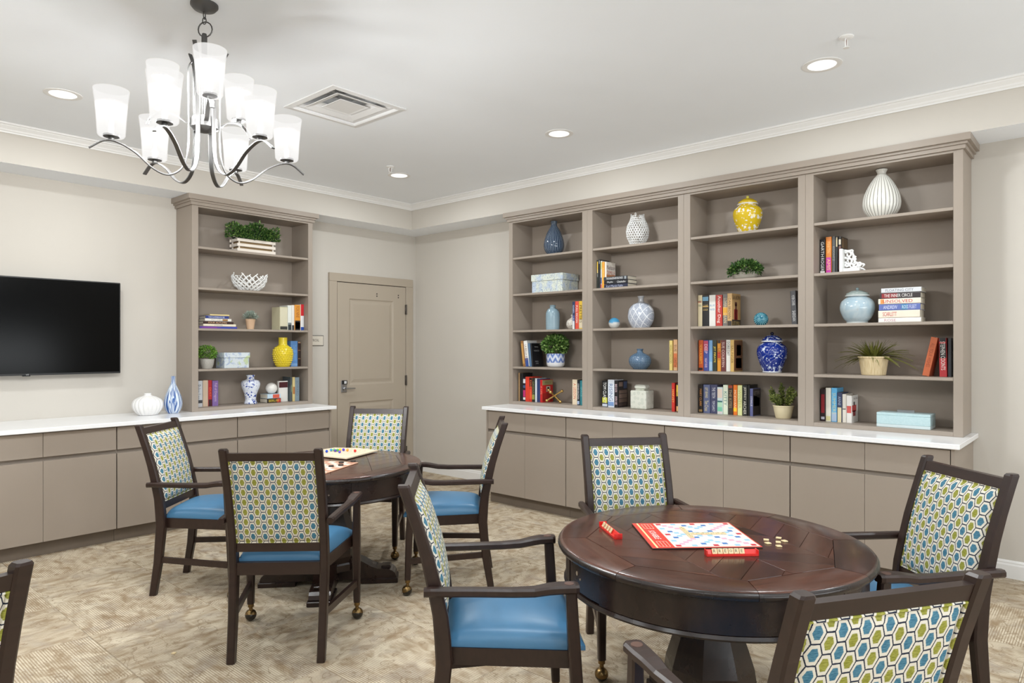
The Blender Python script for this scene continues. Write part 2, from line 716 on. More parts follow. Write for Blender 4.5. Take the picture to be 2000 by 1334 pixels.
def base_cabinet(M, x0, x1, label, group, left_open=False, right_side=False):
    t = thing('base_cabinet', label, 'cabinet', group=group, M=M)
    body = MB()
    body.box(x0 + .001, FY + .030, .105, x1 - .001, -.004, .893)
    body.build('carcass', M_CAB, t)
    MB().box(x0 + .001, FY + .062, 0.001, x1 - .001, FY + .10, .105).build('toe_kick', plain((112, 100, 88), .5), t)
    if left_open or right_side:
        xs_ = (x0, x0 + .020) if left_open else (x1 - .020, x1)
        MB().box(xs_[0], FY, .105, xs_[1], -.004, .893, .001).build('end_panel', M_CAB, t)
        if left_open: x0 += .0205
        if right_side: x1 -= .0205
    mid = (x0 + x1) / 2
    for a, c in ((x0 + .004, mid - .0012), (mid + .0012, x1 - .004)):
        MB().box(a, FY, .712, c, FY + .020, .884, .0015).build('drawer_front', M_CAB, t)
        # door with its top edge bevelled away as a finger pull
        d = MB()
        d.loft([[(x, FY, .107), (x, FY + .020, .107), (x, FY + .020, .672), (x, FY + .0185, .686), (x, FY, .683)] for x in (a, c)])
        d.build('door', M_CAB, t)
    return t


rb = [1.871, 2.823, 3.784, 4.746, 5.706]
pos4 = ['leftmost', 'second from the left', 'third from the left', 'rightmost']
for k in range(4):
    base_cabinet(MR, rb[k] - (.01 if k == 0 else 0), rb[k + 1], 'taupe two-door base cabinet under the long bookcase, ' + pos4[k] + ' of four',
                 'base cabinets under the long bookcase', k == 0, k == 3)
lb = [-5.48, -4.518, -3.558, -2.598, -1.650]
for k, w in ((1, 'below the television, cut by the picture edge'), (2, 'below the two vases, left of the narrow bookcase'), (3, 'below the narrow bookcase, nearest the door')):
    base_cabinet(ML, lb[k], lb[k + 1], 'taupe base cabinet ' + w, 'base cabinets on the television wall', False, k == 3)

wt = MB().box(1.83, -.722, .8935, 5.735, -.002, .925, .003).build('worktop', M_QUARTZ, M=MR)
tag(wt, 'long white quartz worktop under the four-bay bookcase', 'worktop')
wt = MB().box(-5.48, -.735, .8935, -1.618, -.002, .925, .003).build('worktop', M_QUARTZ, M=ML)
tag(wt, 'white quartz worktop below the television and narrow bookcase', 'worktop')

# ------------------------------------------------------------------ bookcases
SH = [2.394, 2.03, 1.666, 1.302]        # tops of the four shelves; the bottom board's top is .955
BF = -.33                                # front face


def bookcase(M, o0, i0, i1, o1, label, group=None, left=True, right=True):
    """side panels, back, boards, shelves and this unit's length of the stepped crown"""
    t = thing('bookcase', label, 'bookcase', group=group, M=M)
    z0, z1 = .9255, 2.7555
    for a, c in ((o0, i0), (i1, o1)):
        MB().box(a, BF, z0, c, -.002, z1, .0012).build('side_panel', M_CAB, t)
    MB().box(i0, -.020, z0, i1, -.002, z1).build('back_panel', M_CAB, t)
    MB().box(i0, BF + .002, z0, i1, -.020, .955, .001).build('bottom_board', M_CAB, t)
    MB().box(i0, BF, 2.740, i1, -.020, z1, .001).build('top_rail', M_CAB, t)
    for z in SH:
        MB().box(i0, BF + .004, z - .020, i1, -.020, z, .0015).build('shelf', M_CAB, t)
    e0, e1 = (1 if left else 0), (1 if right else 0)
    for nm, out, a, c in (('lower_fillet', .014, 2.756, 2.782), ('fillet', .026, 2.7825, 2.800), ('cornice', .045, 2.8005, 2.845)):
        MB().box(o0 - out * e0 - .0005, BF - out, a, o1 + out * e1 + .0005, -.002, c).build(nm, M_CAB, t)
    return t


bays = [(1.834, 1.882, 2.739, 2.7955), (2.7965, 2.853, 3.709, 3.7605), (3.7615, 3.819, 4.676, 4.7285), (4.7295, 4.786, 5.643, 5.696)]
for k, q in enumerate(bays):
    bookcase(MR, *q, 'taupe open bookcase unit with four shelves, ' + pos4[k] + ' of the long row', 'bookcase units of the long row', k == 0, k == 3)
bookcase(ML, -2.835, -2.779, -1.681, -1.631, 'narrow taupe bookcase between the television and the door')

# ------------------------------------------------------------------ television and sign
tv = thing('television', 'large black flat television on the left wall', 'television', (-4.0, 0, 1.66))
MB().box(-.672, -.085, -.383, .672, -.045, .383, .004).build('bezel', plain((22, 22, 23), .35), tv)


def screen_mat():
    t = NT('television_screen')
    return t.out((.001, .001, .001), .16, 0, .12)


MB().box(-.663, -.0865, -.368, .663, -.0845, .374).build('screen', screen_mat(), tv)
MB().box(-.25, -.045, -.2, .25, -.003, .2, .004).build('wall_bracket', M_BLACK, tv)
b = MB().text('LG', frame((0.008, -.0856, -.3765), (1, 0, 0), (0, 0, 1), (0, -1, 0)), .030, .0085)
b.build('logo', plain((225, 225, 225), .4), tv, recalc=False)
MB().box(-.022, -.082, -.390, .030, -.060, -.383, .002).build('sensor_bar', M_BLACK, tv)

sg = thing('door_sign', 'small framed electrical room sign between narrow bookcase and door', 'sign', (-1.428, 0, 1.567))
MB().box(-.135, -.008, -.056, .135, -.0005, .056, .002).build('sign_frame', plain((52, 48, 44), .5), sg)
MB().box(-.129, -.0095, -.050, .129, -.007, .050).build('sign_plate', plain((214, 206, 192), .5), sg)
MB().text('ELECTRICAL', frame((0, -.0100, .004), (1, 0, 0), (0, 0, 1), (0, -1, 0)), .150, .026).build('lettering', plain((40, 36, 34), .6), sg, recalc=False)

# ------------------------------------------------------------------ ceiling fittings


def emit(name, rgb, strength):
    t = NT(name)
    t.b.inputs['Emission Color'].default_value = (*rgb, 1)
    t.b.inputs['Emission Strength'].default_value = strength
    return t.out((.9, .9, .9), .4)


M_LENS = emit('downlight_lens', (1, .99, .97), 3.0)


def downlight(x, y, label, power=DOWNLIGHT_W):
    t = thing('recessed_downlight', label, 'downlight', (x, y, ZC), group='ceiling downlights')
    MB().lathe([(.078, 0), (.078, -.003), (.098, -.006), (.108, -.003), (.108, 0)], 36).build('trim_ring', M_TRIM, t)
    MB().lathe([(0, -.0015), (.079, -.0015), (.079, 0), (0, 0)], 32).build('lens', M_LENS, t)
    l = bpy.data.lights.new('downlight_lamp', 'AREA')
    l.shape = 'DISK'
    l.size = .15
    l.energy = power
    l.color = (.92, .975, 1)
    o = bpy.data.objects.new('downlight_lamp', l)
    COL.objects.link(o)
    o.parent = t
    o.location = (0, 0, -.008)


downlight(-1.32, -1.32, 'round recessed downlight nearest the room corner, beside a sprinkler')
downlight(-1.32, -3.235, 'round recessed downlight between the other two in the right-hand row')
downlight(-1.32, -5.15, 'round recessed downlight at upper right of the photo, below a sprinkler')
downlight(-4.09, -1.34, 'round recessed downlight on the ceiling left of the chandelier')
for x, y in ((-4.09, -5.15), (-4.09, -7.06), (-1.32, -7.06), (-6.86, -1.32), (-6.86, -3.23), (-6.86, -5.15), (-6.86, -7.06)):
    downlight(x, y, 'round recessed downlight outside the view, %s along the %s row' % ({-1.32: 'first', -3.23: 'second', -5.15: 'third', -7.06: 'fourth'}[y], {-1.32: 'bookcase', -4.09: 'chandelier', -6.86: 'added_window'}[x]))


def sprinkler(x, y, label):
    t = thing('sprinkler_head', label, 'sprinkler', (x, y, ZC), group='ceiling sprinklers')
    MB().lathe([(0, 0), (.036, 0), (.036, -.004), (.028, -.010), (.012, -.012), (0, -.012)], 24).build('escutcheon', M_TRIM, t)
    b = MB()
    b.tube([(.010, 0, -.010), (.016, 0, -.028), (.012, 0, -.046), (0, 0, -.056)], .0035, 6)
    b.tube([(-.010, 0, -.010), (-.016, 0, -.028), (-.012, 0, -.046), (0, 0, -.056)], .0035, 6)
    b.build('sprinkler_frame', M_TRIM, t)
    MB().lathe([(0, -.014), (.003, -.014), (.003, -.05), (0, -.05)], 8).build('glass_bulb', plain((120, 90, 80), .2), t)
    MB().lathe([(0, -.055), (.016, -.056), (.016, -.059), (0, -.060)], 12).build('deflector', M_TRIM, t)


sprinkler(-1.609, -5.361, 'small white ceiling sprinkler above the rightmost downlight')
sprinkler(-1.58, -1.514, 'small white ceiling sprinkler beside the downlight in the corner')

vt = thing('air_diffuser', 'square white ceiling air diffuser with nested cones', 'vent', (vx, vy, ZC))


def sqrings(spec):
    return [[(-h, -h, z), (h, -h, z), (h, h, z), (-h, h, z)] for h, z in spec]


M_DIFF = wall_mat('diffuser_paint', (226, 226, 226), .4, .0)
MB().loft(sqrings([(.292, 0), (.292, -.006), (.255, -.010), (.247, -.004), (.247, .010)]), cap=False).build('flange', M_DIFF, vt)
MB().loft(sqrings([(.247, .008), (.225, .006), (.205, .020), (.190, .060), (.188, .14)]), cap=False).build('outer_cone', M_DIFF, vt)
MB().loft(sqrings([(.196, .000), (.194, -.003), (.150, .010), (.118, .034), (.116, .036), (.150, .014)]), cap=False).build('middle_cone', M_DIFF, vt)
MB().loft(sqrings([(.112, .004), (.110, .001), (.070, .010), (.012, .020)])).build('centre_cone', M_DIFF, vt)
MB().loft(sqrings([(.188, .14), (.10, .142)]), cap=False).build('plenum', M_DIFF, vt)
b = MB()
b.lathe([(.115, .138), (.115, .24)], 28)
b.lathe([(0, .24), (.115, .24)], 28)
b.build('duct', plain((70, 70, 72), .5, .3), vt, recalc=False)
for a in range(4):
    MB().box(.090, -.012, .004, .19, .012, .007, M=RZ(a * PI / 2) @ T((0, 0, .05)) @ RY(-.3)).build('bracket', M_DIFF, vt)

# ------------------------------------------------------------------ chandelier
CH = Vector((-4.002, -3.177, 0))
ch = thing('chandelier', 'brushed nickel nine-light chandelier with frosted white glass shades', 'chandelier', CH)
MB().lathe([(0, ZC), (.062, ZC), (.062, ZC - .010), (.050, ZC - .024), (.020, ZC - .030), (.008, ZC - .038), (0, ZC - .038)], 32).build('canopy', M_NICKEL, ch)


def link_ring(c, a, bb, rr, ax):
    pts = []
    for k in range(16):
        t = 2 * PI * k / 16
        p = Vector((a * math.cos(t), 0, bb * math.sin(t)))
        p.rotate(Matrix.Rotation(ax, 3, 'Z'))
        pts.append(Vector(c) + p)
    return MB().tube(pts, rr, 6, True)


link_ring((0, 0, 3.078), .010, .018, .0025, .7).build('chain_link', M_NICKEL, ch)
link_ring((0, 0, 3.052), .009, .016, .0025, 2.2).build('chain_link', M_NICKEL, ch)
link_ring((.004, 0, 3.012), .034, .036, .0032, -.9).build('loop_ring', M_NICKEL, ch)
MB().lathe([(0, 2.990), (.010, 2.990), (.013, 2.975), (.011, 2.60), (0, 2.60)], 14).build('stem', M_NICKEL, ch)
MB().lathe([(0, 2.590), (.055, 2.590), (.062, 2.580), (.062, 2.540), (.050, 2.530), (.018, 2.520), (0, 2.520)], 24).build('hub', M_NICKEL, ch)


def bez(P, n=10):
    """smooth curve through points (Catmull-Rom)"""
    P = [Vector(p) for p in P]
    Q = [P[0] * 2 - P[1]] + P + [P[-1] * 2 - P[-2]]
    out = []
    for i in range(1, len(Q) - 2):
        for k in range(n):
            t = k / n
            a, b_, c, d = Q[i - 1], Q[i], Q[i + 1], Q[i + 2]
            out.append(.5 * ((2 * b_) + (c - a) * t + (2 * a - 5 * b_ + 4 * c - d) * t * t + (3 * b_ - a - 3 * c + d) * t ** 3))
    out.append(P[-1])
    return out


def glass_shade():
    t = NT('frosted_glass_shade')
    nt = t.t
    nt.nodes.remove(t.b)
    outn = [q for q in nt.nodes if q.type == 'OUTPUT_MATERIAL'][0]
    tr = t.n('ShaderNodeBsdfTranslucent')
    tr.inputs[0].default_value = (.0012, .00117, .00113, 1)
    df = t.n('ShaderNodeBsdfDiffuse')
    df.inputs[0].default_value = (.05, .05, .05, 1)
    tp = t.n('ShaderNodeBsdfTransparent')
    em = t.n('ShaderNodeEmission')
    em.inputs[0].default_value = (1, .985, .96, 1)
    em.inputs[1].default_value = 1.55
    m1 = t.n('ShaderNodeMixShader')
    m1.inputs[0].default_value = 0.0
    nt.links.new(tr.outputs[0], m1.inputs[1])
    nt.links.new(df.outputs[0], m1.inputs[2])
    m2 = t.n('ShaderNodeMixShader')
    m2.inputs[0].default_value = .5
    nt.links.new(m1.outputs[0], m2.inputs[1])
    nt.links.new(tp.outputs[0], m2.inputs[2])
    ad = t.n('ShaderNodeAddShader')
    nt.links.new(m2.outputs[0], ad.inputs[0])
    nt.links.new(em.outputs[0], ad.inputs[1])
    nt.links.new(ad.outputs[0], outn.inputs[0])
    return t.mat


M_SHADE = glass_shade()
M_GREY = plain((40, 40, 40), .5)
SHP = [(.018, .004), (.050, .004), (.0555, .012), (.0575, .040), (.061, .10), (.066, .16), (.0725, .213), (.0695, .213), (.063, .16), (.058, .10), (.0545, .04), (.052, .014)]


def lamp_arm(ang, pts, shade_at):
    R = RZ(ang)
    P = bez(pts, 8)
    def flat(i):
        return (P[min(i + 1, len(P) - 1)] - P[max(i - 1, 0)]).normalized().cross(Vector((0, 1, 0)))
    a = MB().bar(P, .019, .006, up=flat, M=R)
    arm = a.build('arm', M_NICKEL, ch)
    M = R @ T((shade_at[0], 0, shade_at[1]))
    MB().lathe([(0, -.010), (.012, -.010), (.012, 0), (.033, .002), (.033, .012), (0, .012)], 20, M).build('cup', M_NICKEL, arm)
    MB().lathe(SHP, 28, M).build('shade', M_SHADE, ch)
    l = bpy.data.lights.new('bulb', 'POINT')
    l.shadow_soft_size = .022
    l.energy = CHANDELIER_W
    l.color = (.97, .985, .985)
    o = bpy.data.objects.new('bulb', l)
    COL.objects.link(o)
    o.parent = ch
    o.matrix_basis = M @ T((0, 0, .128))
    # dark disc added above the bulb to keep its light off the ceiling
    MB().lathe([(0, .154), (.030, .152), (.048, .148), (.054, .145), (.048, .1455), (0, .149)], 20, M).build('light_blocker', M_GREY, ch)
    MB().lathe([(.010, .012), (.010, .05), (.006, .055), (.006, .092), (.012, .096), (0, .098)], 12, M).build('lamp_holder', M_WHITE, ch)


R1, Z1, R2, Z2 = .382, 2.437, .196, 2.63
for k in range(6):
    hi = k % 2 == 0
    top = [(.105, 0, 2.915), (.082, 0, 2.865), (.070, 0, 2.80)] if hi else [(.055, 0, 2.845), (.066, 0, 2.825), (.070, 0, 2.79)]
    lamp_arm(rad(222.4 + 60 * k), top + [(.068, 0, 2.62), (.070, 0, 2.44), (.092, 0, 2.345), (.150, 0, 2.300), (.215, 0, 2.320), (.290, 0, 2.385), (R1 - .02, 0, Z1 - .016), (R1 + .03, 0, Z1 - .018), (R1 + .085, 0, Z1 - .058)], (R1, Z1))
for k in range(3):
    lamp_arm(rad(252.6 + 120 * k), [(.055, 0, 2.560), (.085, 0, 2.568), (.125, 0, 2.598), (R2 - .03, 0, Z2 - .016), (R2 + .012, 0, Z2 - .014), (R2 + .055, 0, Z2 - .040), (R2 + .075, 0, Z2 - .072)], (R2, Z2))

# ------------------------------------------------------------------ armchairs


def post_y(z):
    K = [(0, -.270), (.20, -.238), (.42, -.218), (.56, -.226), (.75, -.266), (.90, -.312), (1.03, -.357)]
    for (a, ya), (c, yc) in zip(K, K[1:]):
        if z <= c:
            return ya + (yc - ya) * (z - a) / (c - a)
    return K[-1][1]


def oct_ring(cx, cy, z, w, d, c=.006):
    a, e = w / 2, d / 2
    return [(cx - a, cy - e + c, z), (cx - a + c, cy - e, z), (cx + a - c, cy - e, z), (cx + a, cy - e + c, z),
            (cx + a, cy + e - c, z), (cx + a - c, cy + e, z), (cx - a + c, cy + e, z), (cx - a, cy + e - c, z)]


M_CAST = plain((128, 104, 66), .3, .9)


def make_chair():
    t = thing('armchair', 'x', 'chair', group='armchairs around the game tables')
    for s in (-1, 1):
        p = MB()
        rings = []
        for z in (0.001, .10, .20, .32, .42, .50, .58, .68, .78, .88, .97, 1.022):
            d = .040 + .018 * max(0, 1 - abs(z - .45) / .45)
            rings.append(oct_ring(s * (.211 + .006 * min(1, z / .5)), post_y(z), z, .038, d))
        rings.append(oct_ring(s * .217, post_y(1.03), 1.029, .030, .034))
        p.loft(rings).build('rear_post', M_CHAIR, t)
        # front leg up to the armrest
        p = MB()
        p.loft([oct_ring(s * .288, .236, .095, .034, .034), oct_ring(s * .287, .226, .38, .042, .042), oct_ring(s * .288, .220, .47, .042, .042), oct_ring(s * .292, .208, .676, .034, .038)])
        p.build('front_leg', M_CHAIR, t)
        c = MB()
        c.lathe([(0, .098), (.016, .098), (.016, .078), (.010, .074), (.010, .05), (0, .05)], 14, T((s * .288, .236, 0)))
        hood = [(.031 * math.sin(a), .0315 + .031 * math.cos(a)) for a in [PI * k / 14 for k in range(8)]]
        c.lathe(hood + [(0, .0315)], 18, T((s * .290, .240, 0)) @ T((0, 0, .031)) @ RX(-.35) @ T((0, 0, -.031)))
        co = c.build('caster', M_CAST, t)
        w = MB()
        lower = [(.030 * math.sin(a), .0305 + .030 * math.cos(a)) for a in [PI * (.45 + .55 * k / 8) for k in range(9)]]
        w.lathe([(0, .034)] + lower, 18, T((s * .290, .240, 0)) @ T((0, 0, .031)) @ RX(-.35) @ T((0, 0, -.031)))
        w.build('wheel', plain((36, 32, 26), .25), co)
        # armrest: narrow at the back, dips, then widens into a flat paddle
        p = MB()
        A = [(-.285, .254, .030, .674), (-.262, .256, .036, .676), (-.12, .264, .036, .675), (.01, .274, .038, .674), (.085, .281, .046, .677), (.135, .285, .056, .686), (.17, .290, .060, .690), (.222, .292, .060, .691), (.234, .294, .044, .690)]
        rings = []
        for y, x, w_, z in A:
            h, c_ = .029, .007
            a, e = w_ / 2, h / 2
            X = s * x
            rings.append([(X - a, y, z - e + c_), (X - a + c_, y, z - e), (X + a - c_, y, z - e), (X + a, y, z - e + c_), (X + a, y, z + e - c_), (X + a - c_, y, z + e), (X - a + c_, y, z + e), (X - a, y, z + e - c_)])
        ar = p.loft(rings).build('armrest', M_CHAIR, t)
        MB().lathe([(0, .7065), (.016, .7065), (.017, .704), (0, .704)], 16, T((s * .292, .202, 0))).build('dowel_plug', wood('dowel_wood', (84, 58, 48), (96, 68, 56), .4, 1, .3) if s < 0 and 'dowel_wood' not in bpy.data.materials else bpy.data.materials['dowel_wood'], ar)
        # side stretcher
        MB().loft([[(s * .286 + dx, .218, .205 + dz) for dx, dz in ((-.010, -.017), (.010, -.017), (.010, .017), (-.010, .017))],
                   [(s * .214 + dx, -.214, .215 + dz) for dx, dz in ((-.010, -.017), (.010, -.017), (.010, .017), (-.010, .017))]]).build('side_stretcher', M_CHAIR, t)
    # rails between the posts
    for nm, z0, z1, th in (('top_rail', .970, 1.008, .026), ('lower_rail', .517, .558, .026)):
        rings = []
        for x in (-.2, .2):
            rings.append([(x, post_y(z0) - th / 2, z0), (x, post_y(z0) + th / 2, z0), (x, post_y(z1) + th / 2, z1), (x, post_y(z1) - th / 2, z1)])
        MB().loft(rings).build(nm, M_CHAIR, t)
    # seat frame
    fr = MB()
    pl = [(-.198, -.236), (.198, -.236), (.266, .244), (-.266, .244)]
    fr.loft([[(x, y, .405) for x, y in pl], [(x, y, .464) for x, y in pl]])
    fr.build('seat_frame', M_CHAIR, t)
    # cushion
    N = 16
    vs_, fs_ = [], []
    for j in range(N + 1):
        v = -1 + 2 * j / N
        v = math.copysign(abs(v) ** .7, v)
        for i in range(N + 1):
            u = -1 + 2 * i / N
            u = math.copysign(abs(u) ** .7, u)
            hw = .196 + (.262 - .196) * (v + 1) / 2
            e = max(0, (1 - abs(u) ** 7) * (1 - abs(v) ** 7)) ** .5
            crown_ = .022 * (1 - u * u) * (1 - v * v)
            vs_.append((u * hw, .027 + v * .236, .480 + .044 * e + crown_))
    for j in range(N):
        for i in range(N):
            a = j * (N + 1) + i
            fs_.append((a, a + 1, a + N + 2, a + N + 1))
    edge = [i for i in range(N + 1)] + [j * (N + 1) + N for j in range(1, N + 1)] + [N * (N + 1) + i for i in range(N - 1, -1, -1)] + [j * (N + 1) for j in range(N - 1, 0, -1)]
    k = len(vs_)
    for i in edge:
        vs_.append((vs_[i][0], vs_[i][1], .4645))
    for i in range(len(edge)):
        j = (i + 1) % len(edge)
        fs_.append((edge[i], k + i, k + j, edge[j]))
    fs_.append(tuple(k + i for i in range(len(edge))))
    MB().add(vs_, fs_, smooth=True).build('seat_cushion', M_VINYL, t, angle=60)
    # upholstered back, both faces
    N = 14
    vs_, fs_ = [], []
    zb, zt, hw = .559, .969, .1985
    for side in (1, -1):
        for j in range(N + 1):
            v = -1 + 2 * j / N
            v = math.copysign(abs(v) ** .75, v)
            z = (zb + zt) / 2 + v * (zt - zb) / 2
            for i in range(N + 1):
                u = -1 + 2 * i / N
                u = math.copysign(abs(u) ** .75, u)
                e = max(0, (1 - abs(u) ** 6) * (1 - abs(v) ** 6)) ** .5
                tt = .006 + (.026 if side > 0 else .016) * e + (.010 if side > 0 else .003) * (1 - u * u) * (1 - v * v)
                vs_.append((u * hw, post_y(z) + side * tt, z))
    n1 = (N + 1) ** 2
    for side in (0, 1):
        for j in range(N):
            for i in range(N):
                a = side * n1 + j * (N + 1) + i
                q = (a, a + 1, a + N + 2, a + N + 1)
                fs_.append(q if side else q[::-1])
    edge = [i for i in range(N + 1)] + [j * (N + 1) + N for j in range(1, N + 1)] + [N * (N + 1) + i for i in range(N - 1, -1, -1)] + [j * (N + 1) for j in range(N - 1, 0, -1)]
    for i in range(len(edge)):
        j = (i + 1) % len(edge)
        fs_.append((edge[i], edge[j], n1 + edge[j], n1 + edge[i]))
    bp = MB().add(vs_, fs_, smooth=True).build('back_pad', M_HEX, t, angle=70)
    for side in (1, -1):
        loop = []
        for i in edge[::2]:
            q = vs_[i + (0 if side > 0 else n1)]
            loop.append((q[0] * .985, q[1] + side * .004, zb + (zt - zb) * (.5 + (((q[2] - zb) / (zt - zb)) - .5) * .985)))
        MB().tube(loop, .0042, 6, True).build('piping', M_HEX, bp)
    return t


chair0 = make_chair()
CHAIRS = [
    (-3.583, -3.250, 44.1, 'dark wood armchair seen from behind at the left game table, nearest the camera'),
    (-3.559, -4.701, -44.2, 'armchair facing right in the foreground, left of the table with the word game'),
    (-3.477, -2.132, -48.3, 'armchair in front of the television wall cabinets, facing right to the far table'),
    (-2.386, -2.244, -144.1, 'armchair in front of the taupe door, behind the far game table'),
    (-2.425, -3.187, 134.7, 'armchair seen in profile facing left, right of the far game table'),
    (-2.525, -4.700, -130.3, 'armchair facing the camera, between the near table and the long cabinets'),
    (-2.452, -5.737, 138.3, 'armchair at the right edge of the photo with its patterned back turned to us'),
    (-3.738, -5.796, 57.5, 'armchair at the bottom edge seen from behind, in front of the near table'),
    (-5.345, -4.330, 103.0, 'armchair at the lower left corner, of which only one post shows'),
]
for i, (x, y, a, lab) in enumerate(CHAIRS):
    o = chair0 if i == 0 else copy_tree(chair0)
    o.location = (x, y, 0)
    o.rotation_euler = (0, 0, rad(a - 90))
    o['label'] = lab

# ------------------------------------------------------------------ round game tables


def clip(poly, n, d):
    """keep the part of a convex polygon with n.p <= d"""
    out = []
    for i in range(len(poly)):
        p, q = poly[i], poly[(i + 1) % len(poly)]
        a, c = p[0] * n[0] + p[1] * n[1] - d, q[0] * n[0] + q[1] * n[1] - d
        if a <= 0:
            out.append(p)
        if (a < 0 < c) or (c < 0 < a):
            t = a / (a - c)
            out.append((p[0] + (q[0] - p[0]) * t, p[1] + (q[1] - p[1]) * t))
    return out


M_EDGE = wood('worn_table_edge', (24, 18, 16), (44, 32, 27), .26, 1, .2, .3)
RT, RO, ZT = .580, .470, .762


def make_table():
    t = thing('game_table', 'x', 'table')
    ph = rad(40)
    # eight border segments between an inner octagon and the round edge
    for k in range(8):
        a0, a1 = -PI / 8 + .0015, PI / 8 - .0015
        arc = [a0 + (a1 - a0) * i / 8 for i in range(9)]
        half = PI / 8
        xi = RO * math.cos(half)
        inner = [(xi, xi * math.tan(a)) for a in arc]

        def row(r, z):
            return [(r * math.cos(a), r * math.sin(a), z) for a in arc]
        rows = [[(x + .0012, y, ZT - .032) for x, y in inner], [(x + .0012, y, ZT - .001) for x, y in inner], [(x + .0024, y, ZT) for x, y in inner],
                row(RT - .018, ZT - .0002), row(RT - .007, ZT - .004), row(RT - .001, ZT - .012), row(RT, ZT - .020), row(RT - .004, ZT - .028), row(RT - .012, ZT - .032)]
        vs_ = [p for r in rows for p in r]
        n = 9
        fs_ = [(i * n + j, i * n + j + 1, (i + 1) * n + j + 1, (i + 1) * n + j) for i in range(len(rows) - 1) for j in range(n - 1)]
        L = len(rows) - 1
        fs_ += [(L * n + j, L * n + j + 1, j + 1, j) for j in range(n - 1)]
        fs_.append(tuple(i * n for i in range(L, -1, -1)))
        fs_.append(tuple(i * n + n - 1 for i in range(L + 1)))
        # grain along the tangent
        b_ = MB().add(vs_, fs_, M=RZ(-PI / 2), smooth=True)
        for q in range(len(fs_)):
            if 4 * (n - 1) <= q < 8 * (n - 1):
                b_.m[q] = 1
        b_.build('border_segment', [M_TOP, M_EDGE], t, M=RZ(ph + k * PI / 4 + PI / 8 + PI / 2), angle=35)
    # chevron boards inside the octagon
    octo = [((RO - .0012) * math.cos(ph + k * PI / 4), (RO - .0012) * math.sin(ph + k * PI / 4)) for k in range(8)]
    axis = ph + PI / 8
    ux, uy = math.cos(axis), math.sin(axis)
    for band in range(4):
        lo, hi_ = -.48 + .24 * band, -.48 + .24 * (band + 1)
        half_ = clip(clip(octo, (-uy, ux), hi_ - .0007), (uy, -ux), -(lo + .0007))
        if len(half_) < 3:
            continue
        ang = axis + (rad(52) if band % 2 else rad(-52))
        dx, dy = math.cos(ang), math.sin(ang)
        nx_, ny_ = -dy, dx
        for s in range(-7, 8):
            w = .105
            pg = clip(clip(half_, (nx_, ny_), (s + 1) * w - .0007), (-nx_, -ny_), -(s * w + .0007))
            if len(pg) < 3:
                continue
            ar = abs(sum(pg[i][0] * pg[(i + 1) % len(pg)][1] - pg[(i + 1) % len(pg)][0] * pg[i][1] for i in range(len(pg)))) / 2
            if ar < 2e-4:
                continue
            cx, cy = sum(p[0] for p in pg) / len(pg), sum(p[1] for p in pg) / len(pg)
            M = T((cx, cy, 0)) @ RZ(ang)
            Mi = M.inverted()
            loc = [(Mi @ Vector((p[0], p[1], 0)))[:2] for p in pg]
            ins = [(p[0] * .994, p[1] * .994) for p in loc]
            MB().loft([[(x, y, ZT - .018) for x, y in loc], [(x, y, ZT - .0008) for x, y in loc], [(x, y, ZT) for x, y in ins]]).build('inlay_board', M_TOP, t, M=M)
    MB().lathe([(0, ZT - .034), (.50, ZT - .034), (.50, ZT - .0185), (0, ZT - .0185)], 32).build('sub_top', M_TBL, t)
    # apron with four drawers
    def arcwall(a0, a1, r0, r1, z0, z1, n):
        q = MB()
        rings = []
        for i in range(n + 1):
            a = a0 + (a1 - a0) * i / n
            c, s_ = math.cos(a), math.sin(a)
            rings.append([(r0 * c, r0 * s_, z0), (r1 * c, r1 * s_, z0), (r1 * c, r1 * s_, z1), (r0 * c, r0 * s_, z1)])
        return q.loft(rings, smooth=True)
    for k in range(4):
        c0 = rad(152 + 90 * k)
        h = rad(12.3)
        ap = arcwall(c0 + h + .003, c0 + PI / 2 - h - .003, .51, .549, .618, .729, 10).build('apron_panel', M_TBL, t, angle=30)
        df = arcwall(c0 - h, c0 + h, .51, .546, .622, .726, 16).build('drawer', M_TBL, t, angle=30)
        for da, dz, rr in ((0, .682, .008), (.05, .668, .004)):
            a = c0 - .06 + da
            MB().lathe([(0, .002), (rr * .55, .002), (rr, .0015), (rr, -.002), (0, -.002)], 12, RZ(a) @ T((.5465, 0, dz)) @ RY(PI / 2)).build('knob_hole', plain((150, 132, 112), .4), df)
    MB().lathe([(.50, .598), (.551, .598), (.557, .606), (.551, .616), (.50, .618)], 64).build('apron_moulding', M_TBL, t, angle=30)
    MB().lathe([(0, .600), (.508, .600), (.508, .727), (0, .727)], 32).build('drawer_case', M_TBL, t)
    # octagonal baluster
    prof = [(.125, .600), (.112, .585), (.098, .560), (.102, .500), (.118, .430), (.144, .360), (.166, .290), (.174, .235), (.172, .190), (.160, .150), (.168, .140), (.168, .100)]
    M8 = RZ(rad(40 + 22.5))
    p = MB()
    rr = [[(r * math.cos(k * PI / 4), r * math.sin(k * PI / 4), z) for k in range(8)] for r, z in prof]
    p.loft(rr, M=M8)
    p.build('pedestal', M_TBL, t)
    for k in range(4):
        M = RZ(rad(-36 + 90 * k))
        side = [(.05, .030), (.415, .030), (.420, .040), (.412, .062), (.395, .078), (.370, .088), (.330, .090), (.30, .094), (.26, .110), (.22, .135), (.17, .160), (.05, .165)]
        f_ = MB().loft([[(x, y, z) for x, z in side] for y in (-.062, .062)], M=M).build('foot', M_TBL, t)
        MB().box(.20, -.072, 0.001, .430, .072, .031, .004, M=M).build('foot_pad', M_TBL, f_)
        MB().box(.325, -.040, .086, .385, .040, .104, .004, M=M).build('foot_block', M_TBL, f_)
    return t


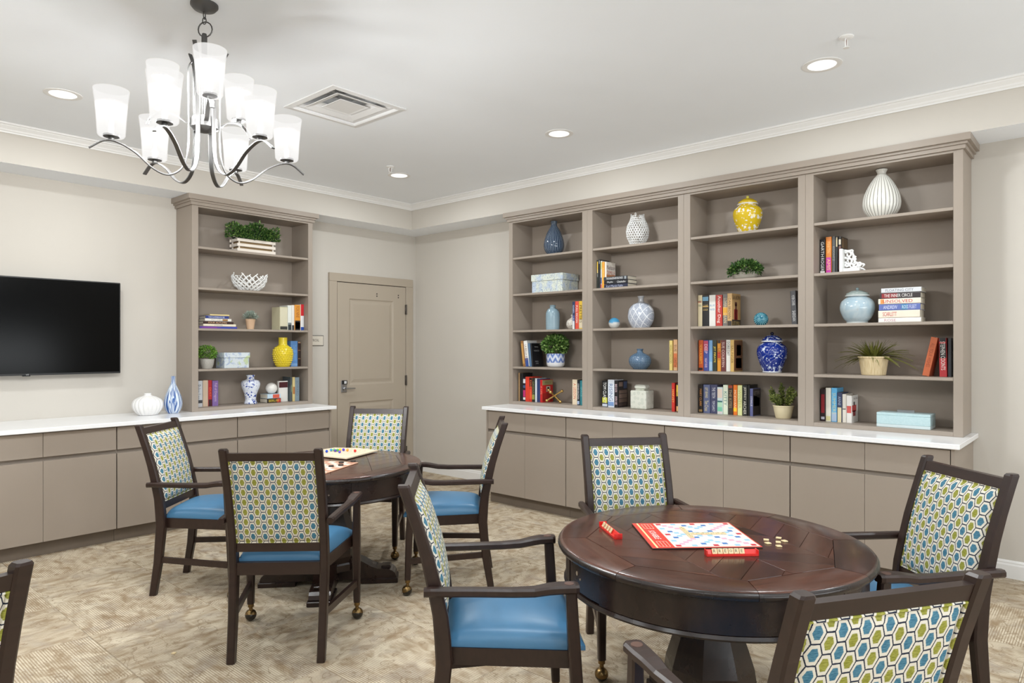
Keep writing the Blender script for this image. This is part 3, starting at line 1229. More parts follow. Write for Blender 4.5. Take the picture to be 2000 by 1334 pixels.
table0 = make_table()
table0.location = (-2.994, -5.254, 0)
table0['label'] = 'dark round pedestal game table in the foreground with the word game board'
table1 = copy_tree(table0)
table1.location = (-2.974, -2.670, 0)
table1.rotation_euler = (0, 0, rad(-5.6))
table1['label'] = 'dark round pedestal game table farther back with two board games'

# ------------------------------------------------------------------ games


def colour_grid(name, nx, ny, w, h, cells, mat, parent, M):
    """one printed sheet: a grid of quads with a colour per cell, centred at the origin of M"""
    vs_ = [(-w / 2 + w * i / nx, -h / 2 + h * j / ny, 0) for j in range(ny + 1) for i in range(nx + 1)]
    fs_ = [(j * (nx + 1) + i, j * (nx + 1) + i + 1, (j + 1) * (nx + 1) + i + 1, (j + 1) * (nx + 1) + i) for j in range(ny) for i in range(nx)]
    o = MB().add(vs_, fs_).build(name, mat, parent, M, recalc=False)
    ca = o.data.color_attributes.new('print', 'FLOAT_COLOR', 'CORNER')
    for p in o.data.polygons:
        i, j = p.index % nx, p.index // nx
        c = lin(cells(i, j))
        for li in p.loop_indices:
            ca.data[li].color = (*c, 1)
    return o


def print_mat():
    t = NT('printed_sheet')
    a = t.n('ShaderNodeAttribute', attribute_name='print')
    return t.out(a.outputs['Color'], .4, 0, .4)


M_PRINT = print_mat()

# word game board: red band at the left, 15 x 15 squares
gz = ZT + .0008
wb_M = frame((-2.998, -5.190, gz), (math.cos(rad(-46.1)), math.sin(rad(-46.1)), 0), (math.cos(rad(43.9)), math.sin(rad(43.9)), 0), (0, 0, 1))
wb = thing('word_game_board', 'red and cream word game board with coloured squares on the near table', 'board game', M=wb_M)
MB().box(-.204, -.176, 0, .204, .176, .005, .001).build('board', plain((46, 32, 30), .5), wb)
RED = (214, 62, 48)
CREAM = (238, 226, 210)
MB().box(-.203, -.175, .0050, .203, .175, .0054).build('red_border', plain(RED, .4), wb)
SQ = .0208
prem = {}
for i in range(15):
    for j in range(15):
        a, c = min(i, 14 - i), min(j, 14 - j)
        if (a, c) in ((0, 0), (0, 7), (7, 0)): prem[(i, j)] = (200, 44, 62)
        elif a == c and a in (1, 2, 3, 4): prem[(i, j)] = (232, 168, 190)
        elif (a, c) == (7, 7): prem[(i, j)] = (232, 168, 190)
        elif a == c == 5 or (a, c) in ((1, 5), (5, 1)): prem[(i, j)] = (62, 122, 186)
        elif (a, c) in ((0, 3), (3, 0), (2, 6), (6, 2), (3, 7), (7, 3), (6, 6)): prem[(i, j)] = (146, 196, 224)
ps = .33
MB().box(-.118, -.166, .0054, .198, .166, .0057).build('cream_field', plain(CREAM, .4), wb)
colour_grid('square_grid', 15, 15, .300, .318, lambda i, j: prem.get((i, j), (230, 222, 218)), M_PRINT, wb, T((.040, 0, .0060)))
MB().box(-.187, -.170, .0054, -.180, .170, .0057).build('cream_stripe', plain((246, 222, 160), .4), wb)
for y0, y1 in ((-.158, -.088), (.088, .158)):
    b = MB()
    for k in range(4):
        b.box(-.170 + k * .0125, y0, .0054, -.1685 + k * .0125, y1, .0057)
    b.box(-.170, y0, .0054, -.131, y0 + .0015, .0057)
    b.box(-.170, y1 - .0015, .0054, -.131, y1, .0057)
    b.build('score_lines', plain((246, 214, 190), .4), wb, props={'kind': 'stuff'})
MB().text('SCRABBLE', frame((-.152, 0, .0058), (0, -1, 0), (1, 0, 0), (0, 0, 1)), .118, .024).build('lettering', plain((248, 240, 232), .4), wb, recalc=False)

M_TILE = plain((226, 204, 160), .45)
M_INK = plain((44, 38, 32), .5)


def letter_tile(M, letter, label, group=None):
    t = thing('letter_tile', label, 'tile', M=M, group=group)
    MB().box(-.0088, -.0095, 0, .0088, .0095, .0042, .0007).build('wooden_block', M_TILE, t)
    if letter:
        MB().text(letter, T((-.0008, .0004, .00435)), .009, .0105, True).build('letter', M_INK, t, recalc=False)
    return t


cellx, celly = .300 / 15, .318 / 15
words = []
for k, L in enumerate('FALIMEN'):
    words.append((4, 11 - k, L, 'letter tile on the board, %s from the top of the upright word' % ORD[k]))
for k, L in enumerate('NAMESTER'):
    if k: words.append((4 + k, 7, L, 'letter tile on the board, %s from the left of the level word' % ORD[k]))
for i, j, L, lab in words:
    letter_tile(wb_M @ T((.040 - .150 + cellx * (i + .5), -.159 + celly * (j + .5), .0062)), L, lab, 'letter tiles played on the board')


def tile_rack(p, q, label, letters, start, step_, tlabel, skip=()):
    p, q = Vector((*p, 0)), Vector((*q, 0))
    d = (q - p).normalized()
    nrm_ = Vector((0, 0, 1)).cross(d)           # away from the viewer
    L = (q - p).length
    M = frame((p.x, p.y, ZT + .0008), d, nrm_, (0, 0, 1))
    t = thing('tile_rack', label, 'rack', M=M, group='red tile racks')
    sec = [(0, 0), (0, .008), (.004, .008), (.005, .005), (.009, .005), (.018, .019), (.024, .019), (.027, .015), (.030, 0)]
    MB().loft([[(x, y, z) for y, z in sec] for x in (0, L)]).build('rack_body', plain((216, 44, 38), .25), t)
    for x in (0, L - .003):
        MB().box(x, -.001, 0, x + .003, .031, .021, .001).build('end_cap', plain((216, 44, 38), .25), t)
    tilt = math.atan2(.014, .009)
    for k, ch_ in enumerate(letters):
        if ch_ == ' ':
            continue
        x = start + step_ * k
        Mt = M @ T((x, .0068, .0064)) @ RX(rad(62)) @ T((0, .0098, .0))
        letter_tile(Mt, ch_ if ch_ != '.' else '', tlabel % ORD[k], 'letter tiles standing in racks')


tile_rack((-3.212, -5.350), (-3.084, -5.484), 'red plastic rack with letter tiles in front of the word game board', 'RREORE',
          .0300, .0195, 'upright letter tile on the front red rack, %s from the left')
tile_rack((-3.128, -4.838), (-3.246, -4.990), 'red plastic rack with letter tiles left of the word game board', 'URUE',
          .030, .030, 'upright letter tile on the left red rack, %s from the far end')
for k, (x, y, a, w) in enumerate(((-2.871, -5.427, .4, 'top left of'), (-2.911, -5.449, 1.0, 'lower left of'), (-2.814, -5.453, .2, 'farthest back in'),
                                  (-2.872, -5.473, 2.0, 'in the middle of'), (-2.921, -5.493, .75, 'nearest the camera in'), (-2.841, -5.485, 2.6, 'rightmost of'))):
    letter_tile(T((x, y, ZT + .0008)) @ RZ(a), '', 'loose blank-faced wooden tile, %s the pile right of the board' % w, 'loose letter tiles')
ct = letter_tile(T((-4.062, -2.978, .001)) @ RZ(.5), '', 'single pale wooden tile lying on the carpet at lower left')

# checkerboard
cbM = frame((-2.996 - .135, -2.870 + .13, gz), ((.362) / .401, .173 / .401, 0), (-.173 / .401, .362 / .401, 0), (0, 0, 1))
cb = thing('checkerboard', 'tan and brown checkerboard on the far table, partly under the marble board', 'board game', M=cbM)
MB().box(-.2, -.19, 0, .2, .19, .0045, .001).build('board', plain((206, 160, 132), .5), cb)
colour_grid('square_grid', 8, 8, .37, .35, lambda i, j: (188, 134, 110) if (i + j) % 2 else (240, 226, 208), M_PRINT, cb, T((0, 0, .0048)))
for k, (x, y, w) in enumerate(((-3.072, -2.831, 'nearest the camera'), (-3.011, -2.843, 'second nearest the camera'), (-2.955, -2.766, 'behind the two nearest ones'), (-2.879, -2.784, 'nearest the corner of the board'))):
    t = thing('checker_piece', 'black checker piece on the checkerboard, ' + w, 'game piece', (x, y, gz + .005), group='black checkers')
    MB().lathe([(0, 0), (.0155, 0), (.0165, .0015), (.0165, .0055), (.0155, .007), (.012, .007), (.011, .006), (0, .006)], 20).build('disc', plain((40, 34, 32), .4), t)

# marble board: a six-sided sheet
hexv = [(-2.635, -2.215), (-2.541, -2.347), (-2.501, -2.544), (-2.850, -2.673), (-2.905, -2.440), (-2.790, -2.232)]
mb_ = thing('marble_board', 'cream six-sided marble race board on the far table', 'board game', (0, 0, 0))
mz = gz + .0052
MB().loft([[(x, y, mz) for x, y in hexv], [(x, y, mz + .008) for x, y in hexv]]).build('board', plain((232, 214, 186), .45), mb_)
hc = (sum(x for x, y in hexv) / 6, sum(y for x, y in hexv) / 6)
b = MB()
for k in range(28):
    a = 2 * PI * k / 28
    b.lathe([(0, .0003), (.0045, .0003), (.0045, 0)], 8, T((hc[0] + .125 * math.cos(a), hc[1] + .115 * math.sin(a), mz + .008)))
b.build('marble_holes', plain((196, 176, 150), .5), mb_, props={'kind': 'stuff'})
b = MB()
for rr in (.062, .155):
    b.lathe([(rr, .0002), (rr + .003, .0002)], 36, T((hc[0], hc[1], mz + .008)))
b.build('printed_ring', plain((226, 176, 170), .5), mb_, recalc=False)
MCOL = [((28, 70, 190), 'dark blue', -2.809, -2.381), ((60, 150, 190), 'teal', -2.755, -2.352), ((110, 190, 120), 'light green', -2.738, -2.362), ((90, 70, 170), 'violet', -2.752, -2.398),
        ((70, 170, 90), 'mid green', -2.730, -2.392), ((240, 196, 30), 'yellow', -2.706, -2.387), ((80, 60, 190), 'indigo', -2.690, -2.405), ((100, 80, 200), 'purple', -2.764, -2.467),
        ((244, 150, 40), 'orange', -2.681, -2.438), ((214, 40, 36), 'red', -2.668, -2.509)]
for c, w, x, y in MCOL:
    o = MB().lathe([(.0095 * math.sin(PI * k / 8), -.0095 * math.cos(PI * k / 8)) for k in range(9)], 14).build('marble', plain(c, .12), M=T((x, y, mz + .0175)))
    tag(o, w + ' glass marble on the six-sided board', 'marble', 'marbles on the six-sided board')

# ------------------------------------------------------------------ books
# shelf frames: local x runs left to right along the shelf, y goes back to the wall, z up
BOT = [2.3945, 2.0305, 1.6665, 1.3025, .9555]
M_PAGES = plain((206, 190, 160), .8)
M_PAGEW = plain((226, 218, 200), .8)


def make_book(name, label, group, M, w, h, d, cover, title='', tcol=(240, 235, 225), bands=(), patches=(), horiz=False, frac=.62, pages=None, ctext=()):
    """local frame: x thickness, y from the spine back, z height"""
    t = thing(name, label, 'book', M=M, group=group)
    m = plain(cover, .38)
    o = .0022
    b = MB()
    rings = []
    r = min(.004, w * .25)
    b.loft([[(0, r, z), (r * .3, r * .3, z), (r, 0, z), (w - r, 0, z), (w - r * .3, r * .3, z), (w, r, z), (w, d, z), (w - o, d, z), (w - o, r + .003, z), (o, r + .003, z), (o, d, z), (0, d, z)] for z in (0.0003, h)])
    cv = b.build('cover', m, t)
    MB().box(o, r + .003, .004, w - o, d - .004, h - .004).build('pages', pages or M_PAGES, t)
    for z0, z1, c in bands:
        MB().box(r * .8, -.0003, h * z0, w - r * .8, .0005, h * z1).build('spine_band', plain(c, .4), cv)
    for y0, y1, z0, z1, c in patches:
        MB().box(w - .0005, d * y0, h * z0, w + .0003, d * y1, h * z1).build('cover_print', plain(c, .4), cv)
    for s, y, z, L, H, c in ctext:
        MB().text(s, frame((w + .0006, d * y, h * z), (0, 1, 0), (0, 0, 1), (1, 0, 0)), d * L, h * H).build('cover_lettering', plain(c, .4), cv, recalc=False)
    if title:
        parts = title.split('|')
        n = len(parts)
        for k, s in enumerate(parts):
            zc = h * (.5 + .04) if n == 1 else h * (.72 - .46 * k / max(1, n - 1))
            L = h * frac / n * (1.0 if n == 1 else .98)
            if horiz:
                Mt = frame((w / 2, -.0005, h * (.80 - .13 * k)), (1, 0, 0), (0, 0, 1), (0, -1, 0))
                MB().text(s, Mt, w * .74, h * .06).build('spine_lettering', plain(tcol, .4), cv, recalc=False)
            else:
                Mt = frame((w / 2, -.0005, zc), (0, 0, -1), (1, 0, 0), (0, -1, 0))
                MB().text(s, Mt, L, w * .56).build('spine_lettering', plain(tcol, .4), cv, recalc=False)
    return t


K, WH, CR, NV, RD, OR, YL, GN, GY, BL, MR_, TL, BN, PK = (26, 26, 28), (232, 230, 226), (228, 216, 190), (44, 56, 92), (184, 40, 36), (214, 110, 44), (224, 186, 66), (60, 90, 60), (120, 122, 124), (84, 134, 190), (110, 34, 40), (48, 130, 140), (92, 62, 44), (206, 60, 150)


def shelf_books(M, row, specs, where, group, spine=-.20, d=.155):
    for k, sp in enumerate(specs):
        x0, x1, h, look, cover = sp[:5]
        kw = dict(sp[5]) if len(sp) > 5 else {}
        lean = kw.pop('lean', 0.0)
        dd = kw.pop('d', d)
        sy = kw.pop('y', spine) + ((k * 7) % 5 - 2) * .0015
        w = max(.010, x1 - x0 - .0012)
        lab = '%s book, %s from left %s' % (look, ORD[k], where)
        Mb = M @ T((x0 + .0006, sy, BOT[row] + w * max(0, math.sin(lean)))) @ RY(lean)
        make_book('book', lab, group, Mb, w, h, dd, cover, **kw)


g = 'books of the leftmost bay'
shelf_books(MR, 2, [
    (2.580, 2.610, 0.258, 'navy and white spined', NV, dict(title='ISABEL|ALLENDE', tcol=(200, 210, 235), bands=((0, .3, WH), (.32, .5, (90, 96, 150))))),
    (2.610, 2.651, 0.261, 'coral red', (224, 84, 66), dict(title='FULL MOON', tcol=WH)),
    (2.651, 2.698, 0.262, 'yellow', YL, dict(title='PRETTIES', tcol=(70, 56, 40), bands=((0.04, .34, (226, 210, 180)),)))], 'on middle shelf of leftmost bay', g, -.265)
shelf_books(MR, 3, [
    (1.966, 1.997, 0.258, 'brown and gold leaning', (150, 104, 60), dict(lean=-.13, bands=((.1, .9, (196, 148, 84)),))),
    (1.999, 2.046, 0.258, 'white and blue leaning', WH, dict(lean=-.12, title='LA BELLA ISLA', tcol=(150, 104, 50), bands=((0, .32, (60, 84, 150)),))),
    (2.048, 2.078, 0.233, 'steel blue leaning', (88, 118, 150), dict(lean=-.10)),
    (2.080, 2.098, 0.233, 'black leaning', (24, 24, 28), dict(lean=-.10, d=.165, ctext=(('TWO', .45, .84, .36, .06, (190, 190, 190)), ('VOICES', .45, .68, .5, .06, (190, 190, 190)), ('NICK', .4, .22, .3, .05, (180, 180, 180)), ('JAMES', .42, .13, .4, .05, (180, 180, 180)))))],
    'on shelf with ball topiary', g, -.265)
shelf_books(MR, 4, [
    (1.907, 1.921, 0.283, 'thin wood-brown', (176, 140, 96), {}),
    (1.922, 1.961, 0.281, 'tall black', (30, 29, 30), {}),
    (1.961, 1.997, 0.242, 'black, magenta and white patterned', (34, 28, 40), dict(bands=((.06, .16, WH), (.18, .46, (190, 50, 110)), (.55, .66, (70, 90, 130)), (.75, .92, (220, 220, 224))))),
    (1.997, 2.045, 0.246, 'bright red', (214, 62, 42), {}),
    (2.045, 2.083, 0.245, 'red with black label', (206, 58, 40), dict(bands=((.60, .97, (40, 24, 22)), (.1, .5, (226, 80, 48))), title='KANE|ABEL', tcol=(230, 110, 60))),
    (2.083, 2.121, 0.237, 'black and olive', (40, 42, 34), dict(bands=((.1, .3, (150, 150, 70)),), title='GRISHAM', tcol=(140, 140, 90))),
    (2.121, 2.143, 0.234, 'pale grey', (216, 218, 222), {}),
    (2.143, 2.186, 0.229, 'navy blue', (42, 58, 104), {}),
    (2.186, 2.218, 0.222, 'red with pictured cover', (190, 30, 28), dict(d=.165, title='A LIFE', tcol=(226, 140, 110), patches=((0, .98, .76, .98, (150, 140, 96)), (.36, .74, .46, .70, (196, 186, 170)), (.46, .64, .50, .66, (50, 40, 40)), (.0, .9, .06, .4, (150, 30, 24))), ctext=(('WINSLOW', .52, .87, .6, .08, (110, 90, 50)),))),
    (2.576, 2.635, 0.237, 'cream with red lettering', (234, 216, 188), dict(title='A LESSON', tcol=(206, 90, 50))),
    (2.635, 2.666, 0.236, 'black, white and blue', (28, 34, 44), dict(bands=((.03, .16, (170, 190, 220)),), title='STEPHEN BALDWIN', tcol=(220, 220, 220))),
    (2.666, 2.700, 0.231, 'teal', TL, dict(title='SPACE', tcol=(110, 180, 180)))], 'at bottom of leftmost bay', g, -.265)
g = 'books of the second bay'
shelf_books(MR, 1, [
    (2.858, 2.876, 0.263, 'black and yellow', (30, 36, 30), dict(bands=((.55, .95, YL),), title='JANET ZINC', tcol=WH)),
    (2.877, 2.893, 0.267, 'black', (34, 34, 36), dict(bands=((.86, .97, (150, 150, 154)),))),
    (2.894, 2.912, 0.254, 'multicoloured', (206, 206, 200), dict(bands=((.02, .16, (200, 70, 40)), (.18, .4, (60, 70, 120)), (.7, .95, (196, 200, 110))))),
    (2.913, 2.940, 0.243, 'orange', (228, 158, 52), dict(title='GARDENS', tcol=(250, 214, 120))),
    (2.941, 2.960, 0.241, 'white and rust with lettered cover', (230, 222, 210), dict(d=.150, bands=((0, .4, (150, 60, 34)),), patches=((.02, .99, .02, .40, (158, 70, 40)), (.02, .99, .40, .52, (196, 130, 84))), ctext=(('Nelson', .50, .80, .86, .17, (90, 40, 56)), ('DEMILLE', .5, .60, .86, .15, (176, 64, 40)))))],
    'on shelf with dark stack', g, -.265)
shelf_books(MR, 3, [
    (3.595, 3.626, 0.251, 'pale yellow', (222, 200, 120), dict(title='HOLLYWOOD', tcol=(90, 80, 50))),
    (3.632, 3.670, 0.259, 'orange and tan', (222, 176, 130), dict(bands=((.1, .55, (216, 120, 70)),), title='SUE|GRETA', tcol=(96, 60, 50)))], 'right of round blue vase', g, -.265)
shelf_books(MR, 4, [
    (2.916, 2.976, 0.237, 'black with white lettering', (20, 20, 22), dict(bands=((.02, .12, (200, 206, 220)), (.16, .36, (196, 196, 50))), title='TOM CLANCY', tcol=WH, frac=.8)),
    (2.976, 3.044, 0.248, 'pale blue and white', (214, 218, 226), dict(bands=((.05, .2, (120, 150, 196)),), title='RISING', tcol=(90, 110, 150))),
    (3.044, 3.082, 0.241, 'black with pink lettering and grid cover', (30, 24, 28), dict(d=.160, title='BAD LUCK|EVEN SEE', tcol=(232, 200, 206), patches=((.12, .5, .78, .94, (120, 100, 90)), (.12, .95, .52, .64, (116, 96, 86)), (.12, .95, .34, .50, (120, 100, 90)), (.12, .95, .18, .32, (112, 92, 82)), (.6, .95, .70, .96, (60, 76, 110))), ctext=(('GOOD AS DEAD', .5, .10, .8, .1, (130, 108, 98)),))),
    (3.616, 3.647, 0.241, 'red', (200, 44, 36), dict(title='HARVEY', tcol=(240, 190, 90))),
    (3.656, 3.679, 0.237, 'black and yellow', (32, 30, 30), dict(bands=((.02, .2, (222, 170, 110)), (.55, .95, YL)), title='SAVAGE', tcol=(40, 40, 40)))], 'at bottom of second bay', g, -.265)
g = 'books of the third bay'
shelf_books(MR, 2, [
    (3.822, 3.861, .261, 'cream', (226, 212, 176), dict(title='WEST|AREA', tcol=(60, 90, 60), horiz=True, bands=((.77, .80, (200, 70, 50)),))),
    (3.861, 3.918, .258, 'black with globe', (26, 26, 28), dict(bands=((.82, .95, (110, 160, 190)), (.62, .66, (190, 150, 80))), title='|CLIVE|CUSSLER', tcol=(204, 176, 110), horiz=True)),
    (3.919, 3.977, .258, 'white', (230, 228, 222), dict(title='|BLUE|WATER', tcol=(80, 140, 180), horiz=True)),
    (3.978, 4.035, .255, 'red with white script', (190, 56, 46), dict(title='Another Dog', tcol=(246, 236, 226), frac=.86)),
    (4.037, 4.084, .258, 'grey and yellow', (120, 116, 112), dict(bands=((.34, .6, (230, 168, 50)),), title='LOVERS|DEAN', tcol=(220, 200, 160))),
    (4.084, 4.125, .262, 'gold thriller', (198, 160, 104), dict(d=.165, y=-.215, title='DAN BROWN', tcol=(90, 58, 36), bands=((0, .16, (46, 38, 32)),), patches=((0, 1, 0, .2, (56, 48, 38)), (.24, .66, .2, .52, (140, 34, 32)), (.38, .54, .5, .68, (90, 34, 32)), (.34, .58, .62, .74, (90, 34, 32)), (.40, .50, .2, .5, (46, 34, 32))), ctext=(('DAN BROWN', .5, .88, .86, .13, (60, 44, 34)), ('LOST SYMBOL', .5, .09, .9, .12, (190, 160, 96))))),
    (4.585, 4.628, .256, 'charcoal leaning', (64, 64, 68), dict(lean=-.05, title='PETER COVER|SHERIDAN', tcol=(214, 214, 214)))], 'on shelf with teal ball', g)
shelf_books(MR, 3, [
    (3.829, 3.871, .253, 'orange and black', (200, 88, 38), dict(bands=((.02, .1, (50, 30, 26)),), title='NORA ROBERTS', tcol=(250, 190, 70))),
    (3.871, 3.916, .252, 'blue and pink', (70, 80, 150), dict(bands=((.66, .98, (190, 74, 100)),), title='DEEP|NIGHT FEVER', tcol=(236, 206, 220))),
    (3.917, 3.951, .252, 'light blue', (120, 166, 210), dict(bands=((.02, .3, (160, 190, 216)),))),
    (3.951, 3.988, .252, 'black and yellow', (46, 52, 40), dict(title='JET PIRATE', tcol=(236, 206, 70))),
    (3.990, 4.024, .252, 'orange and gold', (220, 148, 48), dict(bands=((.42, .62, (200, 70, 40)), (.9, 1, (60, 40, 30))), title='LETTO', tcol=(120, 60, 30))),
    (4.024, 4.065, .251, 'maroon', (104, 50, 50), dict(title='SUE COLBYRN', tcol=(220, 190, 180), frac=.8)),
    (4.066, 4.106, .254, 'white', (230, 228, 220), dict(title='DORIS DAY|', tcol=(30, 30, 34), frac=.9)),
    (4.107, 4.140, .254, 'gold with brown pictured cover', (206, 170, 100), dict(d=.165, y=-.215, title='SALINGER', tcol=(120, 84, 40), patches=((0, .98, .02, .98, (120, 78, 48)), (.3, .8, .5, .84, (160, 110, 74)), (.4, .68, .52, .76, (190, 140, 100)), (.2, .86, .1, .42, (150, 106, 66)))))],
    'beside blue floral jar', g)
shelf_books(MR, 4, [
    (3.831, 3.866, .232, 'black with gold lettering', (36, 30, 28), dict(bands=((.04, .12, (150, 120, 70)),), title='MARY CLARK', tcol=(206, 140, 70))),
    (3.869, 3.929, .234, 'slate blue with gold lettering', (92, 100, 134), dict(title='LEFT BEHIND|Tim Cross', tcol=(226, 212, 160), frac=.75)),
    (3.930, 3.990, .236, 'dark blue with silver lettering', (66, 68, 98), dict(title='THE TEETH|TOM CLANCY', tcol=(216, 216, 222), frac=.75)),
    (3.991, 4.039, .217, 'white and sea green', (206, 220, 220), dict(bands=((.02, .1, (210, 200, 200)), (.10, .26, (120, 190, 160)), (.26, .44, (170, 206, 176)), (.44, .5, (60, 110, 110)), (.6, .94, (226, 206, 190))))),
    (4.040, 4.083, .237, 'pale green', (216, 230, 206), dict(bands=((.03, .97, (220, 226, 204)),), title='KITTY', tcol=(70, 130, 120))),
    (4.084, 4.125, .237, 'dark brown and rust', (60, 48, 42), dict(bands=((.9, 1, (150, 62, 36)),), title='THE KITES', tcol=(170, 150, 110))),
    (4.126, 4.159, .240, 'orange', (224, 116, 34), dict(bands=((.12, .24, (246, 196, 40)),), title='MCEWAN', tcol=(250, 220, 180))),
    (4.160, 4.200, .239, 'pale lime', (216, 220, 156), dict(title='WINTER', tcol=(190, 180, 110))),
    (4.202, 4.243, .243, 'black with silver lettering', (26, 28, 26), dict(title='JEFFREY|ARCHER', tcol=(212, 206, 190), frac=.9)),
    (4.243, 4.262, .244, 'plain black', (24, 24, 24), {}),
    (4.263, 4.290, .217, 'blue-grey with dark photo cover', (92, 96, 140), dict(d=.150, title='STEELE', tcol=(216, 214, 226), patches=((.0, .99, .02, .98, (40, 34, 34)), (.1, .55, .35, .72, (120, 108, 100)), (.55, .85, .35, .66, (100, 84, 78))), ctext=(('LETTERS', .5, .84, .8, .12, (150, 140, 130)),)))],
    'at bottom of third bay', g)
g = 'books of the rightmost bay'
shelf_books(MR, 1, [
    (4.749 + .04, 4.8275, .257, 'black and white', (28, 28, 30), dict(bands=((.04, .1, WH),), title='GARTH|ROGERS', tcol=WH, frac=.86)),
    (4.829, 4.870, .272, 'orange and magenta', (226, 132, 36), dict(bands=((0, .45, (206, 50, 170)),), title='MARTIN|AMIS', tcol=(250, 200, 120))),
    (4.871, 4.897, .272, 'dark grey', (76, 78, 78), dict(title='KOONTZ', tcol=(150, 150, 150))),
    (4.898, 4.914, .271, 'black with cream label', (30, 30, 30), dict(bands=((.72, .97, (206, 190, 150)),))),
    (4.915, 4.937, .268, 'black with tan panelled cover', (34, 28, 26), dict(d=.155, bands=((.78, .92, (210, 200, 180)), (.1, .74, (120, 80, 76))), patches=((.08, .48, .70, .97, (120, 96, 68)), (.54, .96, .70, .97, (112, 90, 64)))))],
    'beside white scroll bookend', g)
shelf_books(MR, 3, [
    (5.445, 5.487, .262, 'rust orange leaning', (200, 106, 66), dict(lean=.20, title='ALL YOUR WISHES', tcol=(150, 70, 40))),
    (5.545, 5.590, .256, 'red and black', (190, 56, 60), dict(lean=-.02, bands=((.48, .86, (34, 30, 32)), (.90, 1, (40, 36, 38))), title='STEPHEN COONTS', tcol=(240, 236, 230), frac=.74)),
    (5.592, 5.614, .255, 'dark slate', (56, 58, 62), dict(ctext=(('TWICE', .5, .6, .6, .1, (120, 124, 128)),)))], 'right of spiky plant', g)
shelf_books(MR, 4, [
    (4.795, 4.826, .234, 'black and crimson', (40, 24, 28), dict(bands=((.26, .84, (140, 30, 40)), (.06, .14, (190, 190, 200))))),
    (4.828, 4.866, .245, 'cream', (226, 222, 208), dict(bands=((.03, .16, (214, 206, 150)),))),
    (4.867, 4.907, .246, 'sky blue', (96, 176, 222), dict(bands=((.02, .28, (170, 190, 214)),), title='SUMMERS', tcol=(206, 214, 170))),
    (4.908, 4.941, .214, 'navy and cream', (54, 64, 96), dict(bands=((.0, .5, (222, 208, 168)),), title='ANNE|', tcol=(170, 180, 200))),
    (4.942, 4.970, .204, 'narrow ivory', (226, 220, 208), dict(bands=((.46, .49, (50, 40, 40)),))),
    (4.971, 5.008, .196, 'white with red flower cover', (234, 230, 224), dict(d=.155, bands=((.36, .62, (206, 90, 84)),), patches=((.05, .72, .40, .64, (196, 60, 60)), (.2, .6, .24, .44, (150, 46, 56)), (.28, .5, .62, .76, (70, 60, 56))), ctext=(('BILL KIDD', .62, .88, .6, .06, (120, 110, 110)),)))],
    'left of pale blue box', g)
g = 'books of the narrow bookcase'
shelf_books(ML, 2, [
    (-1.955, -1.870, .227, 'cream and olive', (206, 200, 168), dict(bands=((0.02, .16, (60, 60, 56)), (.18, .95, (212, 206, 180))))),
    (-1.868, -1.824, .247, 'white with black skyline', (226, 228, 222), dict(bands=((.0, .22, (44, 52, 56)), (.22, .30, (120, 130, 130))))),
    (-1.823, -1.792, .251, 'white', (226, 222, 214), dict(bands=((.0, .2, (60, 60, 60)),))),
    (-1.791, -1.727, .256, 'orange and black', (218, 148, 56), dict(bands=((0, .38, (34, 30, 30)), (.06, .32, (200, 196, 190))), title='FOX NINE|', tcol=(150, 80, 40), frac=.9)),
    (-1.726, -1.684, .263, 'red, white and blue', (230, 230, 232), dict(bands=((0, .13, (40, 80, 170)), (.56, 1, (204, 36, 44)))))], 'on shelf with succulent', g, -.262)
shelf_books(ML, 3, [
    (-1.800, -1.722, .257, 'blue with red emblem', (98, 146, 206), dict(bands=((.03, .12, (130, 170, 216)),), patches=((0, .2, .55, .75, (190, 50, 60)),), title='THREE TIMES', tcol=(130, 176, 226))),
    (-1.720, -1.685, .248, 'dark brown', (56, 40, 36), dict(bands=((.3, .33, (150, 110, 80)), (.64, .67, (150, 110, 80)), (.95, 1, (180, 140, 110)))))], 'behind yellow hobnail vase', g)
shelf_books(ML, 4, [
    (-2.760, -2.684, .237, 'pale grey', (196, 198, 202), dict(title='Pulse Lane', tcol=(110, 116, 124), bands=((.14, .26, (60, 60, 64)),))),
    (-2.681, -2.632, .239, 'beige', (204, 180, 156), {}),
    (-2.631, -2.595, .238, 'crimson', (176, 38, 42), dict(bands=((.0, .26, (60, 24, 30)),), title='DUST', tcol=(230, 110, 60))),
    (-2.594, -2.538, .232, 'purple', (124, 98, 156), dict(title='Fall of Dragons', tcol=(206, 180, 206), frac=.72)),
    (-1.834, -1.817, .243, 'dark grey-green', (70, 80, 84), dict(title='THE RAIN', tcol=(180, 200, 140), y=-.262)),
    (-1.816, -1.788, .242, 'tan and yellow', (206, 186, 130), dict(y=-.262, bands=((.3, .6, (170, 110, 60)),))),
    (-1.787, -1.738, .238, 'blue-grey', (126, 142, 152), dict(y=-.262, title='EDWARD', tcol=(96, 110, 120)))], 'at bottom of narrow bookcase', g)
wb2 = make_book('book', 'white book with maroon label standing beside the white sphere', g, ML @ T((-1.938, -.215, BOT[4])) @ RZ(0), .100, .205, .030, (232, 228, 222), bands=((.68, .95, (76, 30, 36)),))
make_b = make_book


def stack(M, specs, where, group):
    """books lying flat: (left, right, z bottom, z top, front y, depth, look, cover, title, title colour, bands)"""
    for k, (x0, x1, z0, z1, y, d, look, cover, title, tcol, bands, flip) in enumerate(specs):
        # local x of the book -> up, local z -> towards the left end
        Mb = M @ frame((x1, y, z0 + .0002), (0, 0, 1), (0, 1, 0), (-1, 0, 0))
        make_book('book', '%s book lying %s from top %s' % (look, ORD[k], where), group, Mb, z1 - z0 - .0006, x1 - x0, d, cover, title, tcol, bands, frac=.7, pages=M_PAGEW)


